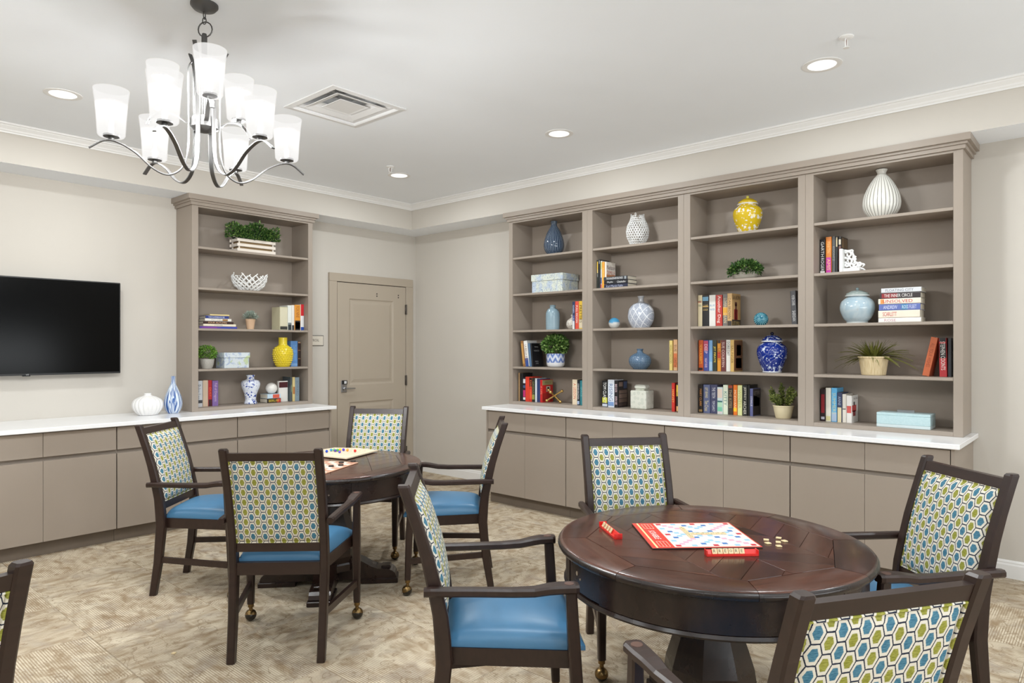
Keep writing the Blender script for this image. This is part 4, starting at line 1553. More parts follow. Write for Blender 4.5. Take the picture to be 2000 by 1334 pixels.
stack(MR, [
    (5.212, 5.453, 1.8690, 1.9010, -.265, .165, 'silver-white', (214, 216, 220), 'FLOATING CITY', (120, 124, 130), (), 0),
    (5.202, 5.447, 1.8300, 1.8688, -.262, .165, 'black and red', (52, 44, 46), 'THE INNER CIRCLE', (230, 226, 222), ((.56, .95, (140, 40, 44)),), 0),
    (5.195, 5.451, 1.7920, 1.8298, -.268, .150, 'cream, red lettered', (230, 222, 206), 'UNSOLVED', (196, 60, 60), ((.86, .95, (224, 150, 80)),), 0),
    (5.198, 5.447, 1.7490, 1.7918, -.265, .150, 'blue and lilac', (96, 112, 176), 'ANDREW|ROSS FLEET', (214, 220, 240), ((.3, .45, (60, 130, 170)),), 0),
    (5.195, 5.445, 1.6985, 1.7488, -.268, .150, 'thick cream', (234, 224, 206), 'SCARLETT|', (196, 60, 56), (), 0),
    (5.195, 5.452, 1.6665, 1.6983, -.266, .160, 'white', (236, 232, 226), 'ROSE|', (196, 150, 160), (), 0)], 'of stack beside pale blue jar', 'books stacked beside the pale blue jar')
stack(MR, [
    (2.934, 3.184, 2.1000, 2.1330, -.268, .155, 'charcoal', (56, 58, 62), 'THE KINGFISHER BLONDE', (226, 226, 226), ((.05, .12, (150, 156, 160)),), 0),
    (2.930, 3.186, 2.0660, 2.0998, -.266, .158, 'black', (30, 31, 36), 'Phyllis|Chisholm', (226, 226, 226), (), 0),
    (2.934, 3.184, 2.0305, 2.0658, -.266, .158, 'dark navy', (36, 40, 62), 'Karl Marsh Fable', (170, 176, 200), (), 0)], 'of stack in second bay', 'dark books stacked in the second bay')
stack(ML, [
    (-2.644, -2.463, 1.7842, 1.7980, -.262, .14, 'thin yellow', (222, 200, 140), '', WH, (), 0),
    (-2.684, -2.470, 1.7592, 1.7840, -.265, .14, 'blue', (44, 60, 128), 'THE SUMMERHOUSE', (214, 218, 236), (), 0),
    (-2.692, -2.446, 1.7342, 1.7590, -.266, .14, 'white with brown label', (230, 226, 216), 'MITCHELL', (150, 140, 120), ((.14, .34, (150, 112, 66)),), 0),
    (-2.704, -2.425, 1.7092, 1.7340, -.264, .14, 'dark brown', (56, 34, 30), 'FOUR AUTUMN', (224, 180, 140), (), 0),
    (-2.708, -2.403, 1.6872, 1.7090, -.267, .14, 'cream', (230, 220, 196), 'STEINER', (150, 140, 130), (), 0),
    (-2.738, -2.390, 1.6665, 1.6870, -.266, .15, 'purple and blue', (84, 60, 150), '', WH, ((.02, .45, (52, 70, 160)), (.55, .95, (120, 60, 150))), 0)], 'of stack on narrow bookcase', 'books stacked in the narrow bookcase')
stack(ML, [
    (-2.085, -1.947, .9962, 1.0400, -.266, .15, 'pale blue and red', (188, 208, 222), '', WH, ((.1, .6, (206, 90, 70)),), 0),
    (-2.089, -1.945, .9555, .9960, -.268, .15, 'dark, yellow lettered', (50, 40, 36), 'BERLIN', (216, 190, 60), ((.02, .3, (190, 60, 50)),), 0)], 'under white sphere', 'two books under the white sphere')

# ------------------------------------------------------------------ vases, jars and ornaments


def at(M, x, y, z):
    return M @ T((x, y, z))


def smooth_prof(P, n=6):
    lo, hi = min(z for r, z in P), max(z for r, z in P)
    return [(max(0, v.x), min(hi, max(lo, v.y))) for v in bez([(r, z, 0) for r, z in P], n)]


def vase(name, label, cat, M, outer, mat, seg=40, rib=None, neck=None, base=True, wall=.004):
    """hollow lathe: outer profile from the foot up to the lip"""
    t = thing(name, label, cat, M=M)
    P = smooth_prof(outer)
    inner = [(max(.002, r - wall), z) for r, z in reversed(P)][:len(P) - 3]
    prof = [(0, P[0][1])] + P + inner + [(0, inner[-1][1])]
    MB().lathe(prof, seg, rib=rib).build('body', mat, t, angle=70)
    return t


def lines_mat(name, base, line, n, width, rough=.2, wob=0.0):
    t = NT(name)
    x, y, z = t.xyz()
    a = t.m('ARCTAN2', y, x)
    if wob:
        a = t.m('ADD', a, t.m('MULTIPLY', t.noise(14, 2), wob))
    s = t.m('ABSOLUTE', t.m('SINE', t.m('MULTIPLY', a, n / 2)))
    f = t.step(s, width, width * .5)
    return t.out(t.mix(f, lin(base), lin(line)), rough)


t = vase('bottle_vase', 'navy teardrop vase with fine pale vertical lines on the top shelf', 'vase', at(MR, 2.301, -.19, BOT[0]),
         [(.052, .002), (.062, .006), (.090, .045), (.101, .095), (.094, .150), (.072, .215), (.048, .260), (.031, .290), (.029, .310), (.033, .331), (.030, .334)],
         lines_mat('navy_lined_glaze', (38, 54, 76), (176, 192, 206), 34, .30, .06))
ribs = lambda t_, r, z: r * (1 + .035 * abs(math.sin(14 * t_))) if z < .29 else r
t = vase('ribbed_vase', 'large white ribbed vase with flared neck on the top shelf, rightmost bay', 'vase', at(MR, 5.197, -.19, BOT[0]),
         [(.066, .002), (.074, .006), (.104, .050), (.116, .098), (.108, .160), (.082, .225), (.052, .275), (.030, .305), (.028, .318), (.037, .338), (.035, .341)],
         lines_mat('white_ribbed_glaze', (226, 224, 216), (120, 116, 110), 28, .34, .25), seg=112, rib=ribs)


def blotch(name, base, spot, scale, th, rough=.12, extra=None, sharp=.03, scale2=None, th2=.45):
    t = NT(name)
    n = t.noise(scale, 3, None, 1.2)
    c = t.mix(t.step(n, th - sharp, th + sharp), lin(base), lin(spot))
    if extra:
        v = t.noise(scale2 or scale * 2, 2, None, .6)
        c = t.mix(t.step(v, th2, th2 + .05), c, lin(extra))
    return t.out(c, rough)


def flowers(name, base, petal, vein, scale, rough=.1, size=.42, tendril=.035):
    """painted flowers: round petals at the cells of a voronoi, tendrils along a distorted contour"""
    t = NT(name)
    x, y, z = t.xyz()
    d = t.voro(scale, out='Distance', rnd=.8)
    q = t.n('ShaderNodeTexVoronoi', feature='F1')
    t.put(q.inputs['Vector'], t.obj())
    q.inputs['Scale'].default_value = scale * 3.2
    petals = t.m('MULTIPLY', t.step(d, size, size - .04), t.step(q.outputs['Distance'], .46, .40))
    n = t.noise(scale * .8, 1, None, 2.2)
    ln = t.m('ABSOLUTE', t.m('SUBTRACT', t.m('FRACT', t.m('MULTIPLY', n, 5.0)), .5))
    ten = t.step(ln, tendril, tendril * .5)
    leaf = t.step(t.voro(scale * 2.4, rnd=1.0), .20, .15)
    f = t.m('MAXIMUM', petals, t.m('MAXIMUM', ten, leaf))
    return t.out(t.mix(f, lin(base), lin(petal)), rough)


def ginger_jar(name, label, M, h, r, mat, lidmat, band, knob, squat=False):
    t = thing(name, label, 'jar', M=M)
    hb = h * .755
    if squat:
        P = [(.56 * r, .002), (.60 * r, .012), (.80 * r, .20 * hb), (.97 * r, .45 * hb), (1.0 * r, .62 * hb), (.92 * r, .80 * hb), (.70 * r, .93 * hb), (.56 * r, .97 * hb), (.55 * r, hb)]
    else:
        P = [(.60 * r, .002), (.62 * r, .012), (.72 * r, .18 * hb), (.92 * r, .45 * hb), (1.0 * r, .66 * hb), (.93 * r, .83 * hb), (.70 * r, .94 * hb), (.60 * r, .97 * hb), (.60 * r, hb)]
    MB().lathe([(0, .0003)] + smooth_prof(P) + [(0, hb)], 44).build('body', mat, t, angle=60)
    MB().lathe([(.60 * r, .002), (.612 * r, .002), (.622 * r, .010), (.60 * r, .011)], 40).build('foot_ring', band, t)
    z = hb
    MB().lathe([(.50 * r, z - .002), (.70 * r, z), (.71 * r, z + .006), (.66 * r, z + .010), (.50 * r, z + .010)], 40).build('lid_rim', band, t)
    D = [(.64 * r, z + .010), (.63 * r, z + .022), (.55 * r, z + (h - hb) * .40), (.36 * r, z + (h - hb) * .60), (.13 * r, z + (h - hb) * .68)]
    ld = MB().lathe(smooth_prof(D) + [(0, z + (h - hb) * .70)], 36).build('lid', lidmat, t, angle=60)
    kr = (h - hb) * .17
    zc = h - kr
    MB().lathe([(kr * .6, z + (h - hb) * .66), (kr * .55, zc - kr * .8)] + [(kr * math.sin(a), zc - kr * math.cos(a)) for a in [PI * k / 8 for k in range(2, 9)]], 16).build('knob', knob, ld)
    return t


M_YEL = flowers('yellow_blossom_glaze', (214, 182, 36), (236, 230, 220), None, 13, .12, .58, .0)
ginger_jar('ginger_jar', 'yellow lidded ginger jar with white blossoms on the top shelf', at(MR, 4.241, -.19, BOT[0]), .300, .112, M_YEL, plain((204, 172, 30), .12), plain((226, 224, 216), .15), plain((206, 196, 90), .12))
M_BLU = flowers('blue_flower_glaze', (20, 44, 128), (206, 216, 234), None, 13, .08, .44, .045)
ginger_jar('ginger_jar', 'deep blue lidded ginger jar with white flowers in the third bay', at(MR, 4.434, -.19, BOT[3]), .313, .112, M_BLU, M_BLU, plain((226, 228, 232), .12), plain((20, 26, 50), .1))
M_LBL = blotch('pale_blue_marbled_glaze', (166, 188, 200), (188, 202, 208), 16, .52, .15, (186, 180, 168), .15, 9, .66)
ginger_jar('ginger_jar', 'pale blue squat lidded jar beside the stack of books', at(MR, 5.041, -.19, BOT[2]), .256, .113, M_LBL, plain((152, 164, 160), .2), plain((206, 210, 208), .2), plain((150, 172, 176), .2), True)


def celadon():
    t = NT('grey_blue_ringed_glaze')
    x, y, z = t.xyz()
    s = t.m('SINE', t.m('MULTIPLY', z, 2 * PI / .0125))
    f = t.m('MULTIPLY', t.step(s, .6, .95), t.step(z, .13, .06))
    t.bump(s, .15, .001)
    return t.out(t.mix(f, lin((142, 166, 178)), lin((168, 188, 196))), .15)


vase('bottle_vase', 'grey-blue cylindrical bottle vase with ringed base in the leftmost bay', 'vase', at(MR, 2.285, -.19, BOT[2]),
     [(.062, .001), (.066, .006), (.068, .07), (.069, .13), (.065, .17), (.050, .200), (.031, .212), (.028, .222), (.030, .240), (.027, .243)], celadon())


def speckled():
    t = NT('white_speckled_glaze')
    return t.out(t.mix(t.step(t.voro(95), .32, .25), lin((226, 218, 206)), lin((110, 84, 66))), .3)


t = vase('gourd_vase', 'white speckled gourd vase half hidden behind the red and yellow books', 'vase', at(MR, 2.485, -.112, BOT[2]),
         [(.036, .001), (.055, .012), (.074, .045), (.066, .085), (.034, .112), (.024, .120), (.030, .132), (.031, .142), (.020, .153), (.012, .155)], speckled())


def ballmat():
    t = NT('blue_to_white_crackle_glaze')
    x, y, z = t.xyz()
    n = t.noise(30, 4, None, .5)
    h = t.m('ADD', z, t.m('MULTIPLY', t.m('SUBTRACT', n, .5), .03))
    return t.out(t.mix(t.step(h, .046, .060), lin((206, 206, 202)), lin((74, 146, 186))), .08)


def ball(name, label, M, r, mat, flat=.0):
    t = thing(name, label, 'ornament', M=M)
    MB().lathe([(r * math.sin(a), max(.0002, r - r * math.cos(a) - flat)) for a in [PI * k / 20 for k in range(21)]], 36).build('ball', mat, t)
    return t


ball('ceramic_ball', 'blue and white glazed ball beside the round-bodied lattice vase', at(MR, 2.997, -.19, BOT[2]), .0515, ballmat(), .003)


def tealmat():
    t = NT('teal_rayed_glaze')
    x, y, z = t.xyz()
    # rays around an axis that points out of the shelf towards upper right
    u = t.m('ADD', t.m('MULTIPLY', x, .93), t.m('MULTIPLY', y, .2))
    zz = t.m('SUBTRACT', z, .062)
    a = t.m('ARCTAN2', zz, t.m('SUBTRACT', u, .012))
    rr = t.m('SQRT', t.m('ADD', t.m('POWER', zz, 2.0), t.m('POWER', t.m('SUBTRACT', u, .012), 2.0)))
    s = t.m('SINE', t.m('ADD', t.m('MULTIPLY', a, 26), t.m('MULTIPLY', rr, 60)))
    f = t.m('MULTIPLY', t.step(s, .1, .6), t.step(rr, .010, .014))
    t.bump(f, .3, .002)
    return t.out(t.mix(t.m('MULTIPLY', f, t.step(t.noise(40, 2), .3, .6)), lin((24, 104, 128)), lin((150, 206, 212))), .12)


ball('ceramic_ball', 'teal ribbed ceramic ball right of the gold thriller', at(MR, 4.348, -.19, BOT[2]), .0545, tealmat(), .006)


def lattice_mat():
    t = NT('white_lattice_glaze')
    x, y, z = t.xyz()
    k1, k2 = 1 / .062, 1 / .095
    a = t.m('ADD', t.m('MULTIPLY', x, k1), t.m('MULTIPLY', z, k2))
    c = t.m('SUBTRACT', t.m('MULTIPLY', x, k1), t.m('MULTIPLY', z, k2))

    def ln(v):
        return t.step(t.m('ABSOLUTE', t.m('SUBTRACT', t.m('FRACT', v), .5)), .07, .045)
    f = t.m('MAXIMUM', ln(a), ln(c))
    sp = t.step(t.voro(170), .35, .5)
    base = t.mix(sp, lin((204, 208, 216)), lin((158, 165, 180)))
    top = t.step(z, .215, .225)
    c_ = t.mix(f, base, lin((222, 224, 228)))
    return t.out(t.mix(top, c_, lin((168, 170, 174))), .2)


t = thing('moon_vase', 'round-bodied grey vase with white diamond lattice and narrow neck', 'vase', M=at(MR, 3.267, -.175, BOT[2]))
P = smooth_prof([(.070, .001), (.080, .004), (.110, .050), (.122, .105), (.112, .165), (.080, .205), (.048, .222), (.028, .232), (.024, .252), (.026, .268), (.032, .280), (.030, .284)])
vs0 = MB().lathe([(0, .0005)] + P + [(.020, .283), (.018, .25), (0, .25)], 44)
vs0.v = [(x, y * .78, z) for x, y, z in vs0.v]
vs0.build('body', lattice_mat(), t, angle=70)


def dotmat():
    t = NT('blue_dotted_glaze')
    x, y, z = t.xyz()
    a = t.m('MULTIPLY', t.m('ARCTAN2', y, x), 46.0)
    s = t.m('MULTIPLY', t.m('ADD', t.m('SINE', a), .25), t.m('ADD', t.m('SINE', t.m('MULTIPLY', z, 2 * PI / .0105)), .25))
    f = t.step(s, .05, .6)
    t.bump(f, .25, .002)
    return t.out(t.mix(f, lin((46, 70, 98)), lin((150, 178, 200))), .14)


vase('round_vase', 'squat blue dotted vase with short neck in the second bay', 'vase', at(MR, 3.266, -.19, BOT[3]),
     [(.055, .001), (.062, .004), (.088, .035), (.099, .072), (.090, .108), (.060, .132), (.034, .144), (.026, .154), (.026, .166), (.031, .179), (.028, .181)], dotmat(), seg=48)

# openwork coral vase: hexagonal cells with round holes
t = thing('openwork_vase', 'white openwork coral vase full of round holes on the top shelf', 'vase', M=at(MR, 3.241, -.19, BOT[0]))
NA, NR = 26, 13
Hc = .262
rr_ = random.Random(3)


def coral_r(z):
    q = z / Hc
    K_ = [(0, .058), (.08, .070), (.3, .096), (.5, .102), (.7, .092), (.88, .068), (1.0, .060)]
    for (a, ra), (c, rc) in zip(K_, K_[1:]):
        if q <= c:
            return ra + (rc - ra) * (q - a) / (c - a)
    return K_[-1][1]


def coral_p(a, z):
    r = coral_r(min(z, Hc))
    return (r * math.cos(a), r * math.sin(a), z)


b = MB()
da, dz = 2 * PI / NA, Hc / (NR - .3)
cells = []
for j in range(NR + 1):
    for i in range(NA):
        a = (i + .5 * (j % 2)) * da
        zc = .006 + j * dz
        if j == NR and not (3 <= i % NA <= 7 or i in (13, 14, 20)):
            continue
        if j == NR - 1 and i % 5 == 2:
            continue
        jit = .85 + .3 * rr_.random()
        outer, inn = [], []
        for k in range(6):
            th = PI / 6 + k * PI / 3
            ox, oz = .5 * da * math.cos(th) / math.cos(PI / 6), dz * 2 / 3 * math.sin(th)
            outer.append(coral_p(a + ox, max(0.0003, zc + oz)))
        for k in range(12):
            th = PI / 6 + k * PI / 6
            ox, oz = .5 * da * .76 * jit * math.cos(th), dz * .50 * jit * math.sin(th)
            inn.append(coral_p(a + ox, max(.0006, zc + oz)))
        vs_ = []
        for k in range(6):
            m_ = tuple((outer[k][q] + outer[(k + 1) % 6][q]) / 2 for q in range(3))
            vs_ += [outer[k], m_]
        vs_ += inn
        b.add(vs_, [(k, (k + 1) % 12, 12 + (k + 1) % 12, 12 + k) for k in range(12)], smooth=True)
bo = b.build('body', M_WHITE, t, recalc=False, angle=60)
bm = bmesh.new()
bm.from_mesh(bo.data)
bmesh.ops.remove_doubles(bm, verts=bm.verts, dist=.0006)
bmesh.ops.recalc_face_normals(bm, faces=bm.faces)
bm.to_mesh(bo.data)
bm.free()
md = bo.modifiers.new('thick', 'SOLIDIFY')
md.thickness = .005
MB().lathe([(0, .0003), (.060, .0003), (.062, .005), (0, .005)], 30).build('base', M_WHITE, t)

# coral bowl: crossing branches
t = thing('openwork_bowl', 'white openwork coral bowl with jagged rim in the narrow bookcase', 'bowl', M=at(ML, -2.240, -.206, BOT[1]))
rr_ = random.Random(8)
b = MB()
for s in (-1, 1):
    for k in range(17):
        a0 = 2 * PI * k / 17 + s * .06
        top_ = .135 + .033 * rr_.random()
        pts, rad_ = [], []
        for q in range(11):
            u = q / 10
            z = .0095 + (top_ - .0095) * u
            e = min(1, z / .155)
            r = .168 * math.sqrt(max(.0, 1 - (1 - e) ** 2)) * .77 + .030 + .004 * math.sin(q * 2 + k)
            a = a0 + s * (.95 * u + .05 * math.sin(3 * u + k))
            pts.append((r * math.cos(a), r * math.sin(a), z))
            rad_.append(.0075 - .0025 * u)
        b.tube(pts, rad_, 6)
b.lathe([(0, .0005), (.062, .0005), (.072, .008), (0, .010)], 28)
b.build('coral_branches', M_WHITE, t)

# brass jack
t = thing('brass_jack', 'shiny brass jack ornament with ball ends beside the red book', 'ornament', M=at(MR, 2.316, -.235, BOT[4]) @ T((0, 0, .0705)) @ RZ(.25))
dirs = [Vector((1, .15, .62)), Vector((-.95, .2, .66)), Vector((-.08, 1, -.5))]
b = MB()
caps = []
for d in dirs:
    d = d.normalized() * .094
    for s in (1, -1):
        e = d * s
        b.tube([Vector((0, 0, 0)), e], [.0070, .0095], 10)
        caps.append(e)
b.build('rods', M_BRASS, t)
for e in caps:
    MB().lathe([(.0150 * math.sin(PI * k / 10), -.0150 * math.cos(PI * k / 10)) for k in range(11)], 16, T(e)).build('ball_end', M_BRASS, t)
lowz = min(e.z for e in caps) - .0150
t.matrix_basis = at(MR, 2.330, -.222, BOT[4]) @ T((0, 0, -lowz + .0005)) @ RZ(.12)

# stone square jar


def stone():
    t = NT('grey_green_fossil_stone')
    d = t.voro(24, rnd=.5)
    ring = t.m('ABSOLUTE', t.m('SUBTRACT', d, .34))
    c = t.mix(t.step(ring, .05, .02), lin((206, 206, 194)), lin((188, 190, 176)))
    c = t.mix(t.step(d, .32, .28), c, lin((194, 196, 184)))
    return t.out(c, .35)


M_STONE = stone()
t = thing('square_jar', 'square grey-green stone jar with round-cornered lid in the second bay', 'jar', M=at(MR, 3.297, -.208, BOT[4]))
MB().box(-.079, -.070, 0.0003, .079, .070, .162, .008).build('body', M_STONE, t)
MB().box(-.045, -.040, .162, .045, .040, .172, .004).build('neck', M_STONE, t)
MB().box(-.056, -.048, .172, .056, .048, .212, .014).build('lid', M_STONE, t)

# boxes


def paisley(name, base, a, c):
    t = NT(name)
    n = t.noise(22, 3, None, 2.5)
    ln = t.m('ABSOLUTE', t.m('SUBTRACT', t.m('FRACT', t.m('MULTIPLY', n, 5.0)), .5))
    f = t.step(ln, .14, .07)
    k = t.mix(t.step(t.noise(15, 2), .45, .6), lin(base), lin(c))
    return t.out(t.mix(f, k, lin(a)), .55)


t = thing('storage_box', 'paisley patterned storage box with lid in the leftmost bay', 'box', M=at(MR, 0, 0, BOT[1]))
mp = paisley('paisley_paper', (216, 220, 206), (134, 152, 172), (188, 200, 214))
MB().box(2.106, -.293, .0003, 2.480, -.040, .125, .002).build('box_body', mp, t)
MB().box(2.099, -.300, .112, 2.487, -.034, .176, .003).build('box_lid', mp, t)
t = thing('storage_box', 'pale floral storage box with lid beside the small topiary', 'box', M=at(ML, 0, 0, BOT[3]))
mp = blotch('floral_paper', (206, 214, 218), (168, 182, 206), 20, .55, .55, (186, 200, 160), .04, 16, .6)
MB().box(-2.516, -.274, .0003, -2.278, -.100, .118, .002).build('box_body', mp, t)
MB().box(-2.522, -.280, .096, -2.270, -.094, .144, .003).build('box_lid', mp, t)


def shagreen():
    t = NT('pale_blue_shagreen')
    return t.out(t.mix(t.noise(90, 3), lin((168, 198, 202)), lin((196, 216, 218))), .35)


t = thing('trinket_box', 'long pale blue box with silver handle at bottom of the rightmost bay', 'box', M=at(MR, 5.351, -.215, BOT[4]))
MB().box(-.160, -.085, .0003, .160, .085, .020, .001).build('plinth', plain((206, 220, 222), .3), t)
MB().box(-.160, -.085, .0205, .160, .085, .080, .002).build('box_body', shagreen(), t)
ld = MB().box(-.160, -.085, .0805, .160, .085, .098, .002).build('box_lid', shagreen(), t)
MB().box(-.053, -.006, .098, .053, .006, .116, .002).build('handle', M_STEEL, ld)

# scroll bookend
t = thing('scroll_bookend', 'white carved scroll bookend beside the magenta and orange book', 'bookend', M=at(MR, 4.9385, -.255, BOT[1]))
MB().box(0, 0, 0.0003, .022, .105, .170, .002).build('upright', M_WHITE, t)
MB().box(.022, .006, .0003, .132, .098, .030, .004).build('foot', M_WHITE, t)


def curl(c, r, a0, turns, rad0, y):
    pts, rd = [], []
    for k in range(22):
        u = k / 21
        a = a0 + turns * 2 * PI * u
        q = r * (1 - .78 * u)
        pts.append((c[0] + q * math.cos(a), y, c[1] + q * math.sin(a)))
        rd.append(rad0 * (1 - .35 * u))
    return pts, rd


b = MB()
for c, r, a0, tn in (((.048, .130), .024, 2.6, -1.1), ((.052, .086), .026, 3.4, 1.15), ((.094, .052), .020, 2.2, -1.2), ((.118, .058), .016, 3.6, 1.2), ((.066, .050), .020, 4.4, 1.1), ((.036, .058), .016, 1.0, -1.0), ((.082, .096), .014, 5.0, 1.0)):
    p_, r_ = curl(c, r, a0, tn, .0085, .05)
    b.tube(p_, r_, 8)
for P_ in ([(.024, .05, .160), (.046, .05, .156), (.072, .05, .160), (.080, .05, .150)], [(.070, .05, .150), (.082, .05, .120), (.100, .05, .110)], [(.080, .05, .118), (.088, .05, .084), (.098, .05, .060)],
           [(.110, .05, .040), (.134, .05, .056), (.152, .05, .050), (.140, .05, .036)], [(.120, .05, .026), (.140, .05, .022), (.158, .05, .010)], [(.024, .05, .110), (.040, .05, .104), (.060, .05, .112)]):
    q = bez(P_, 5)
    b.tube(q, [.0095 * (1 - .6 * k / len(q)) for k in range(len(q))], 8)
b.build('scrollwork', M_WHITE, t)

# hobnail vase
t = vase('hobnail_vase', 'bright yellow hobnail vase in the narrow bookcase', 'vase', at(ML, -1.900, -.226, BOT[3]),
         [(.058, .001), (.066, .006), (.084, .060), (.093, .125), (.088, .170), (.060, .205), (.044, .216), (.042, .24), (.042, .285), (.044, .290)], plain((224, 200, 52), .16))
b = MB()
for j in range(9):
    z = .022 + j * .0205
    R_ = [(.001, .058), (.060, .084), (.125, .093), (.170, .088), (.205, .060)]
    for (a, ra), (c, rc) in zip(R_, R_[1:]):
        if a <= z <= c:
            r = ra + (rc - ra) * (z - a) / (c - a)
    n = 22
    for k in range(n):
        a = 2 * PI * (k + .5 * (j % 2)) / n
        M_ = RZ(a) @ T((r + .001, 0, z)) @ RY(PI / 2)
        b.lathe([(.0095, -.002), (.0070, .004), (.0030, .0075), (0, .008)], 6, M_)
b.build('hobnails', plain((224, 200, 52), .16), t, props={'kind': 'stuff'})

M_BW = flowers('white_blue_flower_glaze', (222, 226, 234), (34, 62, 150), None, 15, .1, .50, .05)
t = vase('baluster_vase', 'blue and white flowered baluster vase in the narrow bookcase', 'vase', at(ML, -2.232, -.215, BOT[4]),
         [(.058, .001), (.060, .008), (.050, .040), (.058, .095), (.082, .160), (.087, .195), (.074, .220), (.044, .232), (.033, .242), (.034, .262), (.042, .274), (.038, .277)], M_BW)
ball('ceramic_ball', 'plain white ceramic ball resting on two stacked books', at(ML, -2.012, -.205, 1.0402), .055, plain((226, 222, 216), .25), .002)

lobes = lambda t_, r, z: r * (1 - .07 * (1 - abs(math.cos(9 * t_))) ** 1.5 * min(1, r / .1))
vase('pumpkin_vase', 'white lobed pumpkin-shaped vase on the white worktop', 'vase', T((-3.191, -.30, .9253)),
     [(.062, .001), (.075, .004), (.108, .045), (.119, .090), (.104, .128), (.066, .152), (.032, .164), (.026, .174), (.027, .183), (.023, .186)], plain((238, 236, 234), .18), seg=108, rib=lobes)


def streaks():
    t = NT('blue_streaked_glass')
    x, y, z = t.xyz()
    a = t.m('ARCTAN2', y, x)
    v = t.comb(t.m('MULTIPLY', t.m('SINE', a), 2.2), t.m('MULTIPLY', t.m('COSINE', a), 2.2), t.m('MULTIPLY', z, 2.0))
    n = t.noise(1.5, 1, v, .3)
    w = t.m('SINE', t.m('MULTIPLY', n, 40.0))
    c = t.mix(t.step(w, -.1, .5), lin((218, 228, 238)), lin((52, 92, 156)))
    return t.out(c, .08)


vase('streaked_vase', 'blue and white streaked bottle vase on the worktop beside the narrow bookcase', 'vase', T((-2.983, -.30, .9253)),
     [(.036, .001), (.044, .003), (.064, .035), (.074, .085), (.066, .140), (.042, .205), (.021, .255), (.016, .285), (.018, .318), (.016, .321)], streaks())

# ------------------------------------------------------------------ plants


def leaf_mb(b, base, d, size, up, w=.5, curlk=.25):
    """one bent leaf of two quads"""
    d = Vector(d).normalized()
    s = d.cross(up)
    if s.length < 1e-3:
        s = d.cross(Vector((1, 0, 0)))
    s.normalize()
    n = s.cross(d)
    L = size
    p = Vector(base)
    mid = p + d * L * .5 + n * L * curlk * .5
    tip = p + d * L
    a = w * L * .5
    b.add([p, mid - s * a, mid + s * a, tip, mid - n * L * .04], [(0, 1, 4), (0, 4, 2), (1, 3, 4), (4, 3, 2)])


def foliage(parent, n, sampler, size, mat, seed, w=.55, name='foliage'):
    r = random.Random(seed)
    b = MB()
    for _ in range(n):
        p, d = sampler(r)
        d = Vector(d) + Vector((r.uniform(-.6, .6), r.uniform(-.6, .6), r.uniform(-.5, .7)))
        leaf_mb(b, p, d, size * r.uniform(.7, 1.25), Vector((r.uniform(-1, 1), r.uniform(-1, 1), r.uniform(.2, 1))), w)
    o = b.build(name, mat, parent, recalc=False)
    o['kind'] = 'stuff'
    return o


def dome(cx, cz, rx, ry, rz, low=-.5, fill=.75):
    def f(r):
        while True:
            d = Vector((r.gauss(0, 1), r.gauss(0, 1), r.gauss(0, 1))).normalized()
            if d.z > low:
                break
        k = fill + (1 - fill) * r.random()
        return (cx + d.x * rx * k, d.y * ry * k, cz + d.z * rz * k), d
    return f


G1 = leaf_mat('boxwood_leaf', ((46, 78, 30), (100, 138, 64), (168, 192, 118)), .4)
G2 = leaf_mat('dark_boxwood_leaf', ((30, 58, 24), (70, 106, 48), (140, 166, 88)), .45)
G3 = leaf_mat('bright_leaf', ((60, 104, 26), (104, 148, 52), (150, 186, 80)), .45)
G4 = leaf_mat('grey_succulent_leaf', ((110, 124, 110), (150, 162, 150), (186, 192, 178)), .6)
G5 = leaf_mat('olive_blade', ((60, 64, 26), (104, 104, 44), (160, 152, 80)), .5)
G6 = leaf_mat('herb_leaf', ((64, 80, 34), (112, 122, 58), (156, 160, 84)), .55)
M_SOIL = plain((52, 40, 30), .9)


def potmat():
    t = NT('blue_leaf_pot_glaze')
    x, y, z = t.xyz()
    a = t.m('ARCTAN2', y, x)
    zig = t.m('ABSOLUTE', t.m('SUBTRACT', t.m('FRACT', t.m('MULTIPLY', a, 5 / PI)), .5))
    s = t.m('SINE', t.m('ADD', t.m('MULTIPLY', zig, 9.0), t.m('MULTIPLY', z, 95.0)))
    c = t.mix(t.step(s, -.15, .25), lin((206, 212, 228)), lin((104, 128, 186)))
    return t.out(t.mix(t.step(z, .042, .046), lin((228, 228, 230)), c), .2)


def pot(t, prof, mat, soil_r, soil_z, seg=36):
    P = smooth_prof(prof, 4)
    MB().lathe([(0, P[0][1])] + P + [(P[-1][0] - .006, P[-1][1]), (soil_r, soil_z - .01), (0, soil_z - .01)], seg).build('pot', mat, t, angle=50)
    MB().lathe([(0, soil_z), (soil_r, soil_z - .003), (soil_r, soil_z - .008)], 20).build('soil', M_SOIL, t)


t = thing('ball_topiary', 'round boxwood ball in a blue and white pot, leftmost bay', 'plant', M=at(MR, 2.318, -.185, BOT[3]))
pot(t, [(.055, .001), (.074, .004), (.087, .025), (.090, .06), (.090, .128), (.088, .132)], potmat(), .078, .120)
foliage(t, 1500, dome(-.006, .214, .128, .108, .092, -.75, .70), .033, G1, 21)

t = thing('oval_planter', 'low green mound plant in an oval stone bowl, third bay', 'plant', M=at(MR, 4.219, -.185, BOT[1]))
q = MB().lathe([(0, .0005), (.070, .001), (.096, .020), (.112, .058), (.106, .058), (.092, .045), (0, .045)], 36)
q.v = [(x, y * .62, z) for x, y, z in q.v]
q.build('bowl', plain((176, 170, 158), .6), t, angle=50)
foliage(t, 1500, dome(-.004, .070, .132, .084, .086, -.34, .62), .024, G2, 5)

